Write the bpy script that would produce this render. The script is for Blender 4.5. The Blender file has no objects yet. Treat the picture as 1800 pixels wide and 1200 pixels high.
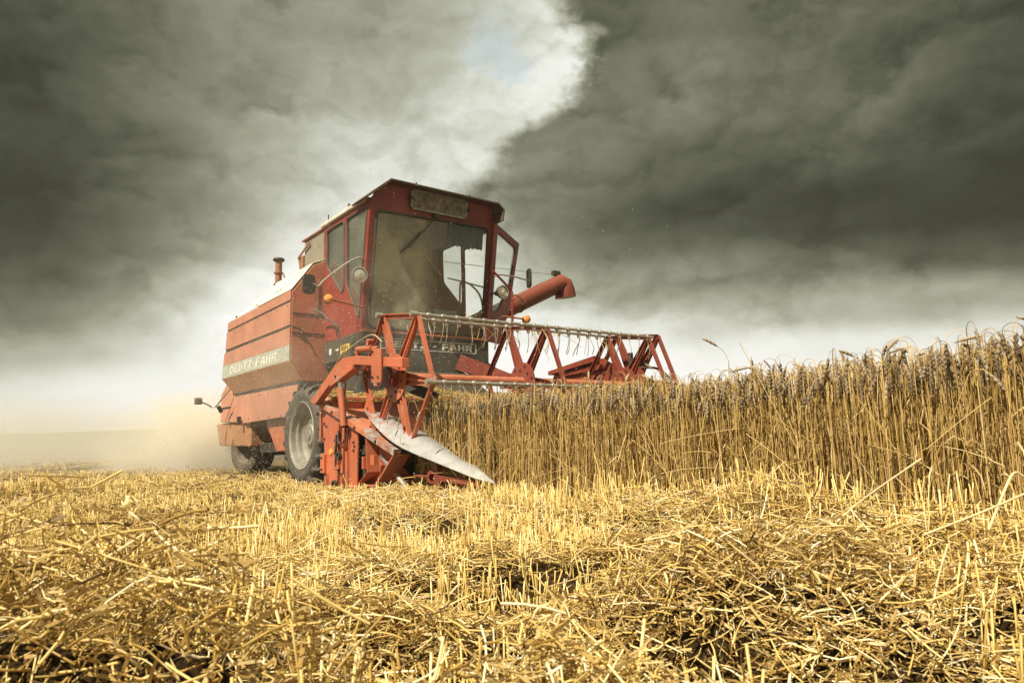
import bpy, bmesh, math, random
import numpy as np
from mathutils import Vector, Matrix
from mathutils.geometry import tessellate_polygon
random.seed(7); rng = np.random.default_rng(11)
S = bpy.context.scene
COL = S.collection

# ------------------------------------------------------------------ camera
EYE = 0.56
ROLL = math.atan(0.0237)
PITCH = math.atan(163*math.cos(ROLL)/1212.0)
cd = bpy.data.cameras.new('camera'); cam = bpy.data.objects.new('camera', cd); COL.objects.link(cam)
_f = Vector((0, math.cos(PITCH), math.sin(PITCH))); _u = Vector((0, -math.sin(PITCH), math.cos(PITCH))); _r = Vector((1, 0, 0))
_R = _r*math.cos(ROLL) - _u*math.sin(ROLL); _U = _r*math.sin(ROLL) + _u*math.cos(ROLL)
_m = Matrix(((_R.x, _U.x, -_f.x, 0), (_R.y, _U.y, -_f.y, 0), (_R.z, _U.z, -_f.z, EYE), (0, 0, 0, 1)))
cam.matrix_world = _m
cd.sensor_width = 36; cd.lens = 36*1212/1800.0; cd.clip_start = 0.02; cd.clip_end = 4000
cd.dof.use_dof = True; cd.dof.focus_distance = 6.0; cd.dof.aperture_fstop = 9.0
S.camera = cam

# machine frame: X forward, Y to the machine's left, Z up
YAW = math.radians(37.6)
FW = np.array([math.sin(YAW), -math.cos(YAW), 0.0]); LT = np.array([math.cos(YAW), math.sin(YAW), 0.0])
ORG = np.array([-2.73, 8.93, -0.02])
def to_machine(x, y):
    dx, dy = x-ORG[0], y-ORG[1]
    return dx*FW[0]+dy*FW[1], dx*LT[0]+dy*LT[1]
def to_world(u, s):
    return ORG[0]+u*FW[0]+s*LT[0], ORG[1]+u*FW[1]+s*LT[1]

# ------------------------------------------------------------------ light
SUN_EL = math.radians(50)
hd = -LT*0.96 + FW*0.28
SUN_AZ = math.atan2(hd[0], hd[1])
sd = Vector((math.sin(SUN_AZ)*math.cos(SUN_EL), math.cos(SUN_AZ)*math.cos(SUN_EL), math.sin(SUN_EL)))
sl = bpy.data.lights.new('sun', 'SUN'); sl.energy = 5.0; sl.angle = math.radians(0.6); sl.color = (1.0, 0.93, 0.80)
sun = bpy.data.objects.new('sun', sl); COL.objects.link(sun)
sun.rotation_euler = sd.to_track_quat('Z', 'Y').to_euler(); sun.location = (-20, -20, 30)
S.view_settings.view_transform = 'Standard'; S.view_settings.look = 'None'
S.view_settings.exposure = 0.75; S.view_settings.gamma = 1.0

def srgb(v):
    v = v/255.0
    return v/12.92 if v <= 0.04045 else ((v+0.055)/1.055)**2.4

SKY_A = [(-38.4,28.6,66),(-37.9,22.5,62),(-36.9,16.8,42),(-34.0,12.2,54),(-37.0,8.5,86),(-36.8,5.1,178),(-36.6,2.4,215),(-31.4,28.4,90),(-30.2,21.5,82),(-26.1,24.9,112),(-24.9,14.8,110),(-29.3,9.0,118),(-27.3,5.7,205),(-28.2,2.4,228),(-22.0,29.0,128),(-20.1,22.9,150),(-20.7,13.8,238),(-22.7,9.3,240),(-18.5,11.5,245),(-16.1,28.6,165),(-14.2,23.4,190),(-12.4,32.8,135),(-8.4,28.8,165),(-6.5,24.2,190),(-16.0,17.7,228),(-2.4,30.9,195),(0.7,32.4,190),(-4.9,34.0,150),(2.6,29.2,250),(1.0,28.0,240),(5.2,31.5,215),(5.5,27.0,225),(-1.0,25.5,200),(-3.6,22.0,228),(-2.0,26.8,180),(-9.4,20.6,232),(-18.7,19.6,170),(-27.0,17.9,100),(0,5,232),(30,5,228),(30,20,225)]
SKY_B = [(7.8,32.5,85),(10.6,29.9,100),(14.2,25.8,125),(17.6,28.2,128),(22.3,30.1,105),(28.3,26.8,95),(34.1,27.1,92),(38.6,25.0,80),(26.0,23.9,108),(29.2,24.0,118),(33.4,21.4,88),(38.0,20.2,68),(2.9,24.6,118),(0.4,21.6,140),(5.3,21.8,112),(12.5,21.3,85),(19.3,20.0,82),(7.5,16.7,66),(14.6,16.6,48),(23.3,16.5,46),(31.1,16.4,50),(37.5,15.9,42),(5.0,14.1,120),(12.1,13.2,85),(20.9,12.9,72),(29.0,13.1,58),(36.8,12.2,46),(3.0,11.4,205),(9.6,10.1,180),(16.4,10.1,120),(24.8,9.8,100),(34.0,9.6,95),(20.6,7.4,224),(28.5,7.0,205),(36.6,6.9,195),(10,6.5,232),(16,5.8,232),(22,5.3,230),(30,5.2,226),(38,5,218),(17,9.2,170),(24.5,9.3,125),(14.0,7.6,225),(4.8,7.5,232),(26.4,4.6,228),(0.2,17.0,120),(-0.8,13.3,190)]
EDGE = [(3.8,36),(3.8,33.9),(6.2,31.4),(7.6,29.3),(7.3,27.7),(5.0,26.0),(1.9,24.8),(-0.3,24.0),(-1.2,22.0),(-1.6,19.8),(-2.2,16.1),(-3.0,9.6),(-3.4,3.0),(-3.4,0)]

class NT:
    def __init__(s, nt): s.nt = nt; s.n = nt.nodes; s.l = nt.links
    def new(s, t, **kw):
        n = s.n.new(t)
        for k, v in kw.items():
            if k == 'inp':
                for i, x in v.items():
                    if isinstance(x, bpy.types.NodeSocket): s.l.new(x, n.inputs[i])
                    else: n.inputs[i].default_value = x
            else: setattr(n, k, v)
        return n
    def math(s, op, a, b=0.0, c=None, clamp=False):
        d = {0: a, 1: b}
        if c is not None: d[2] = c
        return s.new('ShaderNodeMath', operation=op, use_clamp=clamp, inp=d).outputs[0]
    def mapr(s, v, a, b, c=0.0, d=1.0, smooth=True):
        n = s.new('ShaderNodeMapRange', inp={0: v, 1: a, 2: b, 3: c, 4: d})
        n.interpolation_type = 'SMOOTHSTEP' if smooth else 'LINEAR'
        return n.outputs[0]
    def ramp(s, v, stops, interp='LINEAR'):
        n = s.new('ShaderNodeValToRGB', inp={0: v}); cr = n.color_ramp; cr.interpolation = interp
        while len(cr.elements) < len(stops): cr.elements.new(0.5)
        for e, (p, c) in zip(cr.elements, stops):
            e.position = p; e.color = (*c, 1) if isinstance(c, tuple) else (c, c, c, 1)
        return n.outputs[0]
    def noise(s, vec, scale, detail=6, rough=0.55, dist=0.0, dim='3D'):
        n = s.new('ShaderNodeTexNoise', noise_dimensions=dim)
        s.l.new(vec, n.inputs['Vector'])
        n.inputs['Scale'].default_value = scale; n.inputs['Detail'].default_value = detail
        n.inputs['Roughness'].default_value = rough; n.inputs['Distortion'].default_value = dist
        return n
    def mix(s, f, a, b, blend='MIX'):
        n = s.new('ShaderNodeMix', data_type='RGBA', blend_type=blend)
        for i, x in ((0, f), (6, a), (7, b)):
            if isinstance(x, bpy.types.NodeSocket): s.l.new(x, n.inputs[i])
            else: n.inputs[i].default_value = x if not isinstance(x, tuple) or len(x) == 4 else (*x, 1)
        return n.outputs[2]
    def mixf(s, f, a, b):
        n = s.new('ShaderNodeMix', data_type='FLOAT')
        for i, x in ((0, f), (2, a), (3, b)):
            if isinstance(x, bpy.types.NodeSocket): s.l.new(x, n.inputs[i])
            else: n.inputs[i].default_value = x
        return n.outputs[0]

def rbf(points, az, el, sg=2.8):
    P = np.array(points, float)
    d2 = ((P[:, 0]-az)*0.85)**2 + ((P[:, 1]-el)*1.25)**2
    w = np.exp(-d2/(2*sg*sg)) + 1e-9/(1+d2)
    return float((w*P[:, 2]).sum()/w.sum())

def build_world():
    w = bpy.data.worlds.new('World'); S.world = w; w.use_nodes = True
    T = NT(w.node_tree); T.n.clear()
    geo = T.new('ShaderNodeTexCoord').outputs['Generated']
    sep = T.new('ShaderNodeSeparateXYZ', inp={0: geo})
    X, Y, Z = sep.outputs
    # domain warp
    mp = T.new('ShaderNodeMapping', inp={0: geo}); mp.inputs['Scale'].default_value = (1, 1, 1.45)
    v = mp.outputs[0]
    nw = T.noise(v, 3.2, 7, 0.58)
    cs = T.new('ShaderNodeSeparateColor', inp={0: nw.outputs['Color']})
    nf = T.noise(v, 4.6, 11, 0.56, 0.0).outputs['Fac']
    warp = T.new('ShaderNodeVectorMath', operation='SCALE', inp={0: T.new('ShaderNodeVectorMath', operation='SUBTRACT', inp={0: T.noise(v, 5.0, 6, 0.62).outputs['Color'], 1: (0.5, 0.5, 0.5)}).outputs[0]}); warp.inputs['Scale'].default_value = 0.26
    vb = T.new('ShaderNodeVectorMath', operation='ADD', inp={0: v, 1: warp.outputs[0]}).outputs[0]
    def billow(p):
        tot = None
        for f_, a_ in ((4.0, 0.50), (9.5, 0.30), (23.0, 0.17)):
            vn = T.new('ShaderNodeTexVoronoi', inp={0: p}); vn.inputs['Scale'].default_value = f_
            d_ = vn.outputs['Distance']
            b_ = T.math('MULTIPLY', T.math('SUBTRACT', 1.0, T.math('MULTIPLY', d_, d_)), a_)
            tot = b_ if tot is None else T.math('ADD', tot, b_)
        return tot
    bil = billow(vb)
    sh = T.new('ShaderNodeVectorMath', operation='ADD', inp={0: vb, 1: (-0.012, 0.0, 0.030)}).outputs[0]
    rel = T.math('SUBTRACT', bil, billow(sh))
    nb = T.noise(v, 2.0, 3, 0.5).outputs['Fac']
    az = T.math('MULTIPLY', T.math('ARCTAN2', X, Y), 57.2958)
    el = T.math('MULTIPLY', T.math('ARCSINE', Z), 57.2958)
    wz = T.math('MULTIPLY', T.math('SUBTRACT', cs.outputs[0], 0.5), 11.0)
    we = T.math('MULTIPLY', T.math('SUBTRACT', cs.outputs[1], 0.5), 7.0)
    damp = T.mapr(el, 0.0, 14.0, 0.25, 1.0)
    az2 = T.math('ADD', az, T.math('MULTIPLY', wz, damp)); el2 = T.math('ADD', el, T.math('MULTIPLY', we, damp))
    pos = T.math('DIVIDE', T.math('ADD', az2, 45.0), 90.0, clamp=True)
    rows = [0.5, 3.5, 6.0, 8.5, 11.5, 14.5, 17.5, 21, 24.5, 28, 31.5, 36]
    def layer(pts):
        cur = None
        for i, e in enumerate(rows):
            st = []
            for k in range(31):
                a = -45+90*k/30.0
                st.append((k/30.0, srgb(rbf(pts, max(-41, min(41, a)), e))))
            r = T.ramp(pos, st, 'B_SPLINE')
            cur = r if cur is None else T.mix(T.mapr(el2, rows[i-1], e), cur, r)
        return cur
    A = layer(SKY_A); B = layer(SKY_B)
    # billowing edge between the bright gap and the dark bank on the right
    nedge = T.noise(v, 9.0, 9, 0.62, 0.2).outputs['Fac']
    es = sorted([(e/45.0, (a+10)/30.0) for a, e in EDGE])
    ee = T.ramp(T.math('DIVIDE', T.math('ADD', el, T.math('MULTIPLY', T.math('SUBTRACT', cs.outputs[2], 0.5), 5.0)), 45.0, clamp=True), es, 'LINEAR')
    edge_az = T.math('SUBTRACT', T.math('MULTIPLY', ee, 30.0), 10.0)
    dd = T.math('SUBTRACT', az, edge_az)
    dd = T.math('ADD', dd, T.math('ADD', T.math('MULTIPLY', T.math('SUBTRACT', nedge, 0.5), 4.0), T.math('MULTIPLY', T.math('SUBTRACT', bil, 0.72), -7.0)))
    soft = T.mapr(el, 14.0, 24.0, 5.5, 1.7)
    m = T.new('ShaderNodeMapRange', inp={0: T.math('DIVIDE', dd, soft), 1: -1.0, 2: 1.0}); m.interpolation_type = 'SMOOTHSTEP'
    lum = T.mix(m.outputs[0], A, B)
    # cloud relief : strong in the dark masses, weak in the bright veil
    lumv = T.new('ShaderNodeRGBToBW', inp={0: lum}).outputs[0]
    amp = T.mapr(lumv, 0.05, 0.8, 0.75, 0.22)
    hor = T.mapr(el, 3.0, 12.0, 0.25, 1.0)
    k = T.math('MULTIPLY', T.math('MULTIPLY', T.math('SUBTRACT', nf, 0.5), amp), hor)
    k2 = T.math('MULTIPLY', T.math('MULTIPLY', T.math('SUBTRACT', nb, 0.5), 0.45), hor)
    k3 = T.math('MULTIPLY', T.math('ADD', T.math('MULTIPLY', rel, T.mapr(lumv, 0.04, 0.8, 1.4, 0.6)), T.math('MULTIPLY', T.math('SUBTRACT', bil, 0.80), T.mapr(lumv, 0.04, 0.8, 0.50, 0.16))), hor)
    gain = T.math('MAXIMUM', T.math('ADD', T.math('ADD', 1.0, k3), T.math('ADD', k, k2)), 0.35)
    L = T.math('MULTIPLY', T.math('MULTIPLY', lumv, gain), T.mapr(el, 13.0, 5.0, 1.0, 1.26))
    L = T.math('MULTIPLY', L, T.mapr(L, 0.45, 0.72, 1.0, 1.14))
    # behind the viewer and overhead: broken light grey cloud
    side = T.math('MAXIMUM', T.mapr(T.math('ABSOLUTE', az), 43.0, 75.0), T.mapr(el, 36.0, 60.0))
    L = T.mixf(side, L, T.math('MULTIPLY', T.math('ADD', 0.55, nf), 0.34))
    col = T.ramp(L, [(0.0, (0.0, 0.0, 0.0)), (0.035, (0.036, 0.041, 0.023)), (0.12, (0.128, 0.134, 0.087)), (0.32, (0.330, 0.336, 0.247)),
                     (0.6, (0.60, 0.61, 0.51)), (0.85, (0.85, 0.86, 0.79)), (1.0, (0.97, 0.97, 0.93))])
    # thin hole in the cloud with the blue of a clear sky behind it
    sky = T.new('ShaderNodeTexSky', sky_type='NISHITA'); sky.sun_disc = False
    sky.sun_elevation = SUN_EL; sky.sun_rotation = SUN_AZ
    skyc = T.mix(1.0, sky.outputs[0], (0.085, 0.085, 0.085), 'MULTIPLY')
    dot = T.new('ShaderNodeVectorMath', operation='DOT_PRODUCT', inp={0: geo, 1: (math.sin(math.radians(-0.6))*math.cos(math.radians(30.6)), math.cos(math.radians(0.6))*math.cos(math.radians(30.6)), math.sin(math.radians(30.6)))}).outputs['Value']
    hole = T.math('MULTIPLY', T.mapr(T.math('ADD', dot, T.math('MULTIPLY', T.math('SUBTRACT', nedge, 0.5), 0.010)), 0.9982, 0.9998), 0.60)
    bl = T.mix(0.82, skyc, (0.66, 0.76, 0.78))
    col = T.mix(hole, col, bl)
    bg = T.new('ShaderNodeBackground', inp={0: col, 1: 0.61})
    out = T.new('ShaderNodeOutputWorld', inp={0: bg.outputs[0]})
build_world()

# ------------------------------------------------------------------ scene graph helpers
def tag(o, label=None, cat=None, group=None, kind=None):
    if label: o['label'] = label
    if cat: o['category'] = cat
    if group: o['group'] = group
    if kind: o['kind'] = kind
    return o
def empty(name, parent=None):
    o = bpy.data.objects.new(name, None); COL.objects.link(o); o.parent = parent; o.empty_display_size = 0.1
    return o
def mk(name, bm, mat, parent=None, smooth=False, bevel=0.0, label=None, fix=True):
    if fix: bmesh.ops.recalc_face_normals(bm, faces=bm.faces[:])
    if name in SPLIT:
        left = set(bm.verts); isl = []
        while left:
            st = [left.pop()]; grp = [st[0]]
            while st:
                for e in st.pop().link_edges:
                    for w_ in e.verts:
                        if w_ in left: left.discard(w_); st.append(w_); grp.append(w_)
            isl.append(grp)
        if len(isl) > 1:
            out = None
            for g in isl:
                b2 = bmesh.new(); mp_ = {v: b2.verts.new(v.co) for v in g}; gs = set(g)
                for f in bm.faces:
                    if f.verts[0] in gs: b2.faces.new([mp_[v] for v in f.verts])
                out = mk_one(name, b2, mat, parent, smooth, bevel, label)
            bm.free(); return out
    return mk_one(name, bm, mat, parent, smooth, bevel, label)
def mk_one(name, bm, mat, parent, smooth, bevel, label):
    me = bpy.data.meshes.new(name); bm.to_mesh(me); bm.free()
    for mm in (mat if isinstance(mat, (list, tuple)) else [mat]): me.materials.append(mm)
    if smooth:
        me.polygons.foreach_set('use_smooth', [True]*len(me.polygons))
        me.set_sharp_from_angle(angle=math.radians(38))
    o = bpy.data.objects.new(name, me); COL.objects.link(o); o.parent = parent
    if bevel:
        b = o.modifiers.new('bevel', 'BEVEL'); b.width = bevel; b.segments = 2; b.limit_method = 'ANGLE'; b.angle_limit = math.radians(40)
    if label: o['label'] = label
    return o
SPLIT = {'rivet', 'latch', 'roof_fitting', 'sign_bolt', 'clamp_band', 'linkage', 'bearing_bracket', 'bolt', 'rail_bolt', 'disc_bolt', 'sticker', 'stay_rod', 'gap_strip', 'stiffener', 'belt_cover', 'pinstripe', 'hydraulic_hose', 'hose', 'window_seal'}
def BM(): return bmesh.new()
def V(*a): return Vector(a)
def box(bm, x, y, z, mi=0):
    vs = [bm.verts.new((a, b, c)) for a in x for b in y for c in z]
    for f in ((0,1,3,2),(4,6,7,5),(0,4,5,1),(2,3,7,6),(0,2,6,4),(1,5,7,3)):
        fc = bm.faces.new([vs[i] for i in f]); fc.material_index = mi
def beam(bm, p, q, w, h, up=(0,0,1), w2=None, h2=None, mi=0):
    p, q = Vector(p), Vector(q); d = (q-p).normalized(); up = Vector(up)
    a = d.cross(up); 
    if a.length < 1e-4: a = d.cross(Vector((1,0,0)))
    a.normalize(); b = a.cross(d).normalized()
    w2 = w if w2 is None else w2; h2 = h if h2 is None else h2
    r1 = [bm.verts.new(p+a*(i*w/2)+b*(j*h/2)) for i, j in ((-1,-1),(1,-1),(1,1),(-1,1))]
    r2 = [bm.verts.new(q+a*(i*w2/2)+b*(j*h2/2)) for i, j in ((-1,-1),(1,-1),(1,1),(-1,1))]
    fs = [bm.faces.new(r1[::-1]), bm.faces.new(r2)]
    for i in range(4): fs.append(bm.faces.new((r1[i], r1[(i+1)%4], r2[(i+1)%4], r2[i])))
    for f in fs: f.material_index = mi
def tube(bm, pts, r, n=10, caps=True, mi=0):
    pts = [Vector(p) for p in pts]; rs = r if isinstance(r, (list, tuple)) else [r]*len(pts)
    rings = []; a = None
    for i, p in enumerate(pts):
        d = (pts[min(i+1, len(pts)-1)]-pts[max(i-1, 0)]).normalized()
        if a is None:
            a = d.cross(Vector((0,0,1)))
            if a.length < 1e-3: a = d.cross(Vector((1,0,0)))
        else: a = a - d*a.dot(d)
        a.normalize(); b = d.cross(a)
        rings.append([bm.verts.new(p+(a*math.cos(t)+b*math.sin(t))*rs[i]) for t in [2*math.pi*k/n for k in range(n)]])
    for i in range(len(rings)-1):
        for k in range(n):
            f = bm.faces.new((rings[i][k], rings[i][(k+1)%n], rings[i+1][(k+1)%n], rings[i+1][k])); f.material_index = mi
    if caps:
        bm.faces.new(rings[0][::-1]).material_index = mi; bm.faces.new(rings[-1]).material_index = mi
def curve_pts(pts, n=8):
    """Catmull-Rom through the points"""
    P = [Vector(p) for p in pts]; P = [P[0]*2-P[1]]+P+[P[-1]*2-P[-2]]; out = []
    for i in range(1, len(P)-2):
        for k in range(n):
            t = k/n
            out.append(0.5*((2*P[i])+(P[i+1]-P[i-1])*t+(2*P[i-1]-5*P[i]+4*P[i+1]-P[i+2])*t*t+(3*P[i]-P[i-1]-3*P[i+1]+P[i+2])*t**3))
    out.append(P[-2]); return out
def prism(bm, poly, off, mi=0):
    """closed solid: polygon (3D points) extruded by the vector off (convex or concave)"""
    off = Vector(off); a = [bm.verts.new(p) for p in poly]; b = [bm.verts.new(Vector(p)+off) for p in poly]
    fs = [bm.faces.new(a[::-1]), bm.faces.new(b)]
    n = len(poly)
    for i in range(n): fs.append(bm.faces.new((a[i], a[(i+1)%n], b[(i+1)%n], b[i])))
    for f in fs: f.material_index = mi
def panel(bm, outer, holes, fn, off, mi=0):
    """sheet with openings; outline and holes are 2D, fn maps to 3D, off is the thickness vector"""
    loops = [list(outer)]+[list(h) for h in holes]; off = Vector(off)
    flat = [Vector((p[0], p[1], 0)) for l in loops for p in l]
    tris = tessellate_polygon([[Vector((p[0], p[1], 0)) for p in l] for l in loops])
    A_ = [bm.verts.new(Vector(fn(p.x, p.y))) for p in flat]; B_ = [bm.verts.new(v.co+off) for v in A_]
    for t in tris:
        try:
            bm.faces.new([A_[i] for i in t]).material_index = mi; bm.faces.new([B_[i] for i in reversed(t)]).material_index = mi
        except ValueError: pass
    k = 0
    for l in loops:
        n = len(l)
        for i in range(n):
            bm.faces.new((A_[k+i], A_[k+(i+1)%n], B_[k+(i+1)%n], B_[k+i])).material_index = mi
        k += n
def rounded(poly, r, n=5):
    out = []; P = [Vector((p[0], p[1])) for p in poly]; m = len(P)
    for i in range(m):
        p, a, b = P[i], P[i-1], P[(i+1)%m]
        da, db = (a-p), (b-p); ra = min(r, da.length*0.45); rb = min(r, db.length*0.45)
        s, e = p+da.normalized()*ra, p+db.normalized()*rb
        for k in range(n+1):
            t = k/n; q = s*(1-t)**2+p*2*t*(1-t)+e*t*t; out.append((q.x, q.y))
    return out
def lathe(bm, c, ax, prof, n=40, mi=0):
    """prof = [(distance along axis, radius)], revolved about the axis"""
    c, ax = Vector(c), Vector(ax).normalized(); a = ax.cross(Vector((0,0,1)))
    if a.length < 1e-3: a = ax.cross(Vector((1,0,0)))
    a.normalize(); b = ax.cross(a); rings = []
    for h, r in prof:
        rings.append([bm.verts.new(c+ax*h+(a*math.cos(t)+b*math.sin(t))*max(r, 1e-4)) for t in [2*math.pi*k/n for k in range(n)]])
    for i in range(len(rings)-1):
        for k in range(n):
            f = bm.faces.new((rings[i][k], rings[i][(k+1)%n], rings[i+1][(k+1)%n], rings[i+1][k])); f.material_index = mi
def bolts(bm, pts, nrm, r=0.012, h=0.010):
    nrm = Vector(nrm)
    for p in pts: tube(bm, [p, Vector(p)+nrm*h], r, 6)

# ------------------------------------------------------------------ materials
def mat(name):
    m = bpy.data.materials.new(name); m.use_nodes = True; T = NT(m.node_tree)
    return m, T, T.n['Principled BSDF']
def plain(name, col, rough=0.5, metal=0.0, dust=0.0, dcol=(0.36, 0.27, 0.15), scale=9.0, bump=0.1):
    m, T, b = mat(name)
    oc = T.new('ShaderNodeTexCoord').outputs['Object']
    n1 = T.noise(oc, scale, 8, 0.65).outputs['Fac']
    c = T.mix(T.mapr(n1, 0.3, 0.7), tuple(x*0.78 for x in col), tuple(min(1, x*1.18) for x in col))
    nz = T.new('ShaderNodeSeparateXYZ', inp={0: T.new('ShaderNodeNewGeometry').outputs['Normal']}).outputs[2]
    d = T.math('MULTIPLY', T.math('ADD', T.mapr(nz, -0.2, 1.0, 0.55, 1.5), T.mapr(T.noise(oc, 3.0, 6, 0.7).outputs['Fac'], 0.3, 0.7, -0.35, 0.35)), dust, clamp=True)
    sp = T.mapr(T.noise(oc, 120.0, 3, 0.6).outputs['Fac'], 0.60, 0.68, 0.0, min(1.0, dust*1.1))
    d = T.math('MAXIMUM', d, sp)
    c = T.mix(d, c, dcol)
    T.l.new(c, b.inputs['Base Color'])
    T.l.new(T.mixf(d, rough, 0.9), b.inputs['Roughness']); b.inputs['Metallic'].default_value = metal
    if dust and metal: T.l.new(T.mixf(d, metal, 0.0), b.inputs['Metallic'])
    bp = T.new('ShaderNodeBump', inp={0: bump, 1: 0.004, 2: n1}) if False else None
    return m
def paint(name, col, dust=0.25, wear=0.15, dcol=(0.42, 0.29, 0.15), rough=0.38, fade=0.0):
    """weathered enamel: tone drift, dust film, chips down to grey metal and rust"""
    m, T, b = mat(name)
    oc = T.new('ShaderNodeTexCoord').outputs['Object']
    big = T.noise(oc, 1.8, 5, 0.6).outputs['Fac']; mid = T.noise(oc, 11.0, 8, 0.7).outputs['Fac']
    c = T.mix(T.mapr(big, 0.3, 0.7), tuple(x*0.80 for x in col), tuple(min(1, x*1.12+0.01) for x in col))
    st = T.new('ShaderNodeMapping', inp={0: oc}); st.inputs['Scale'].default_value = (14, 14, 0.9)
    streak = T.mapr(T.noise(st.outputs[0], 1.0, 4, 0.6).outputs['Fac'], 0.45, 0.75, 0.0, 0.45)
    c = T.mix(T.math('MULTIPLY', streak, 0.8), c, tuple(x*0.6 for x in col))
    nz = T.new('ShaderNodeSeparateXYZ', inp={0: T.new('ShaderNodeNewGeometry').outputs['Normal']}).outputs[2]
    d = T.math('ADD', T.mapr(nz, -0.3, 1.0, 0.5, 2.0), T.mapr(mid, 0.25, 0.75, -0.45, 0.45))
    d = T.math('MULTIPLY', d, dust, clamp=True)
    sp = T.mapr(T.noise(oc, 90.0, 3, 0.6).outputs['Fac'], 0.62, 0.69, 0.0, min(0.85, dust*1.3))
    d = T.math('MAXIMUM', d, sp)
    c = T.mix(d, c, dcol)
    chip = T.mapr(T.noise(oc, 26.0, 7, 0.75, 0.6).outputs['Fac'], 0.70-wear*0.45, 0.74-wear*0.45)
    chip = T.math('MULTIPLY', chip, T.mapr(T.noise(oc, 3.1, 2, 0.5).outputs['Fac'], 0.42, 0.6))
    ru = T.mix(T.mapr(mid, 0.4, 0.6), (0.16, 0.07, 0.035), (0.33, 0.30, 0.26))
    c = T.mix(chip, c, ru)
    T.l.new(c, b.inputs['Base Color'])
    T.l.new(T.mixf(T.math('MAXIMUM', d, chip), rough, 0.8), b.inputs['Roughness'])
    b.inputs['Specular IOR Level'].default_value = 0.4
    bp = T.new('ShaderNodeBump', inp={0: 0.12, 1: 0.003}); T.l.new(mid, bp.inputs['Height']); T.l.new(bp.outputs[0], b.inputs['Normal'])
    return m
RED = (0.43, 0.040, 0.014)
M_red_shaded = paint('red enamel', (0.18, 0.022, 0.010), 0.07, 0.10)  # shaded copy of the red: far-side shade put into the colour
M_reddk = paint('red enamel cab', (0.22, 0.020, 0.009), 0.04, 0.05)
M_redhead_lit = paint('lit red enamel header', (0.44, 0.098, 0.040), 0.12, 0.32)  # lit copy of the red: near-side brightness put into the colour
M_reddust = paint('dusty red enamel', (0.36, 0.068, 0.024), 0.28, 0.10)
M_pale = paint('faded red enamel with glare', (0.43, 0.165, 0.098), 0.20, 0.05, dcol=(0.45, 0.30, 0.19), rough=0.5)  # faded dusty red, with sun glare and haze put into the pale tone
M_deck = paint('pale cover', (0.66, 0.60, 0.50), 0.3, 0.03, dcol=(0.6, 0.52, 0.40), rough=0.6)  # pale tone of the top covers
M_band = plain('grey green band', (0.36, 0.37, 0.30), 0.6, dust=0.14)
M_black = plain('dusty black plate', (0.030, 0.028, 0.020), 0.6, dust=0.22, dcol=(0.22, 0.17, 0.095))
M_dark = plain('greasy dark steel', (0.020, 0.017, 0.012), 0.6, dust=0.14, dcol=(0.16, 0.12, 0.06))
M_inner = plain('dirty cab lining', (0.42, 0.42, 0.33), 0.8, dust=0.25, dcol=(0.30, 0.25, 0.15))
M_white = plain('white lettering', (0.72, 0.70, 0.64), 0.5, dust=0.10)
M_letter = plain('pale faded lettering', (0.56, 0.56, 0.48), 0.6, dust=0.1)
M_yel = plain('yellow sticker', (0.75, 0.50, 0.08), 0.5)
M_blk = plain('black print', (0.03, 0.03, 0.02), 0.5)
M_rubber = plain('dusty tyre rubber', (0.045, 0.040, 0.030), 0.85, dust=0.24, dcol=(0.17, 0.13, 0.08))
M_rubber2 = plain('chaff covered tyre rubber', (0.045, 0.038, 0.026), 0.9, dust=0.42, dcol=(0.20, 0.14, 0.07))
M_rim = plain('silver wheel rim', (0.27, 0.25, 0.20), 0.5, 0.4, dust=0.16, dcol=(0.26, 0.21, 0.14))
M_steel = plain('worn bright steel', (0.58, 0.54, 0.47), 0.32, 0.85, dust=0.10)
M_chrome = plain('polished rod', (0.8, 0.8, 0.78), 0.12, 1.0)
M_tine = plain('grey brown spring steel', (0.36, 0.30, 0.20), 0.5, 0.5, dust=0.3)
M_rubseal = plain('black rubber seal', (0.018, 0.017, 0.013), 0.6, dust=0.12)
M_amber = plain('amber lens', (0.85, 0.33, 0.06), 0.25, dust=0.15)
M_roof = plain('pale roof sheet', (0.62, 0.56, 0.45), 0.55, dust=0.2)
M_cage = plain('grey mesh screen', (0.20, 0.17, 0.125), 0.8, dust=0.15)
M_curtain = plain('olive curtain cloth', (0.050, 0.064, 0.014), 0.9, scale=14, dust=0.0)
M_rusty = plain('rust brown steel', (0.24, 0.085, 0.035), 0.7, dust=0.15)

def silver_mat():
    m, T, b = mat('worn silver divider sheet')
    oc = T.new('ShaderNodeTexCoord').outputs['Object']
    sx = T.new('ShaderNodeSeparateXYZ', inp={0: oc})
    n = T.noise(oc, 14.0, 8, 0.7).outputs['Fac']
    c = T.mix(T.mapr(n, 0.35, 0.7), (0.62, 0.61, 0.58), (0.42, 0.405, 0.37))
    dirt = T.mapr(T.noise(oc, 5.0, 7, 0.7, 0.8).outputs['Fac'], 0.60, 0.74, 0.0, 0.6)
    c = T.mix(dirt, c, (0.25, 0.21, 0.15))
    back = T.mapr(sx.outputs[0], 3.45, 2.6)
    red = T.math('MULTIPLY', T.mapr(T.noise(oc, 17.0, 5, 0.6, 0.5).outputs['Fac'], 0.53, 0.57), back)
    c = T.mix(T.math('MULTIPLY', red, 0.85), c, (0.55, 0.14, 0.07))
    scr = T.mapr(T.noise(oc, 60.0, 4, 0.7).outputs['Fac'], 0.66, 0.70, 0.0, 0.9)
    c = T.mix(scr, c, (0.12, 0.10, 0.08))
    T.l.new(c, b.inputs['Base Color']); b.inputs['Metallic'].default_value = 0.7
    T.l.new(T.mixf(n, 0.30, 0.55), b.inputs['Roughness'])
    return m
M_silver = silver_mat()
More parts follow.
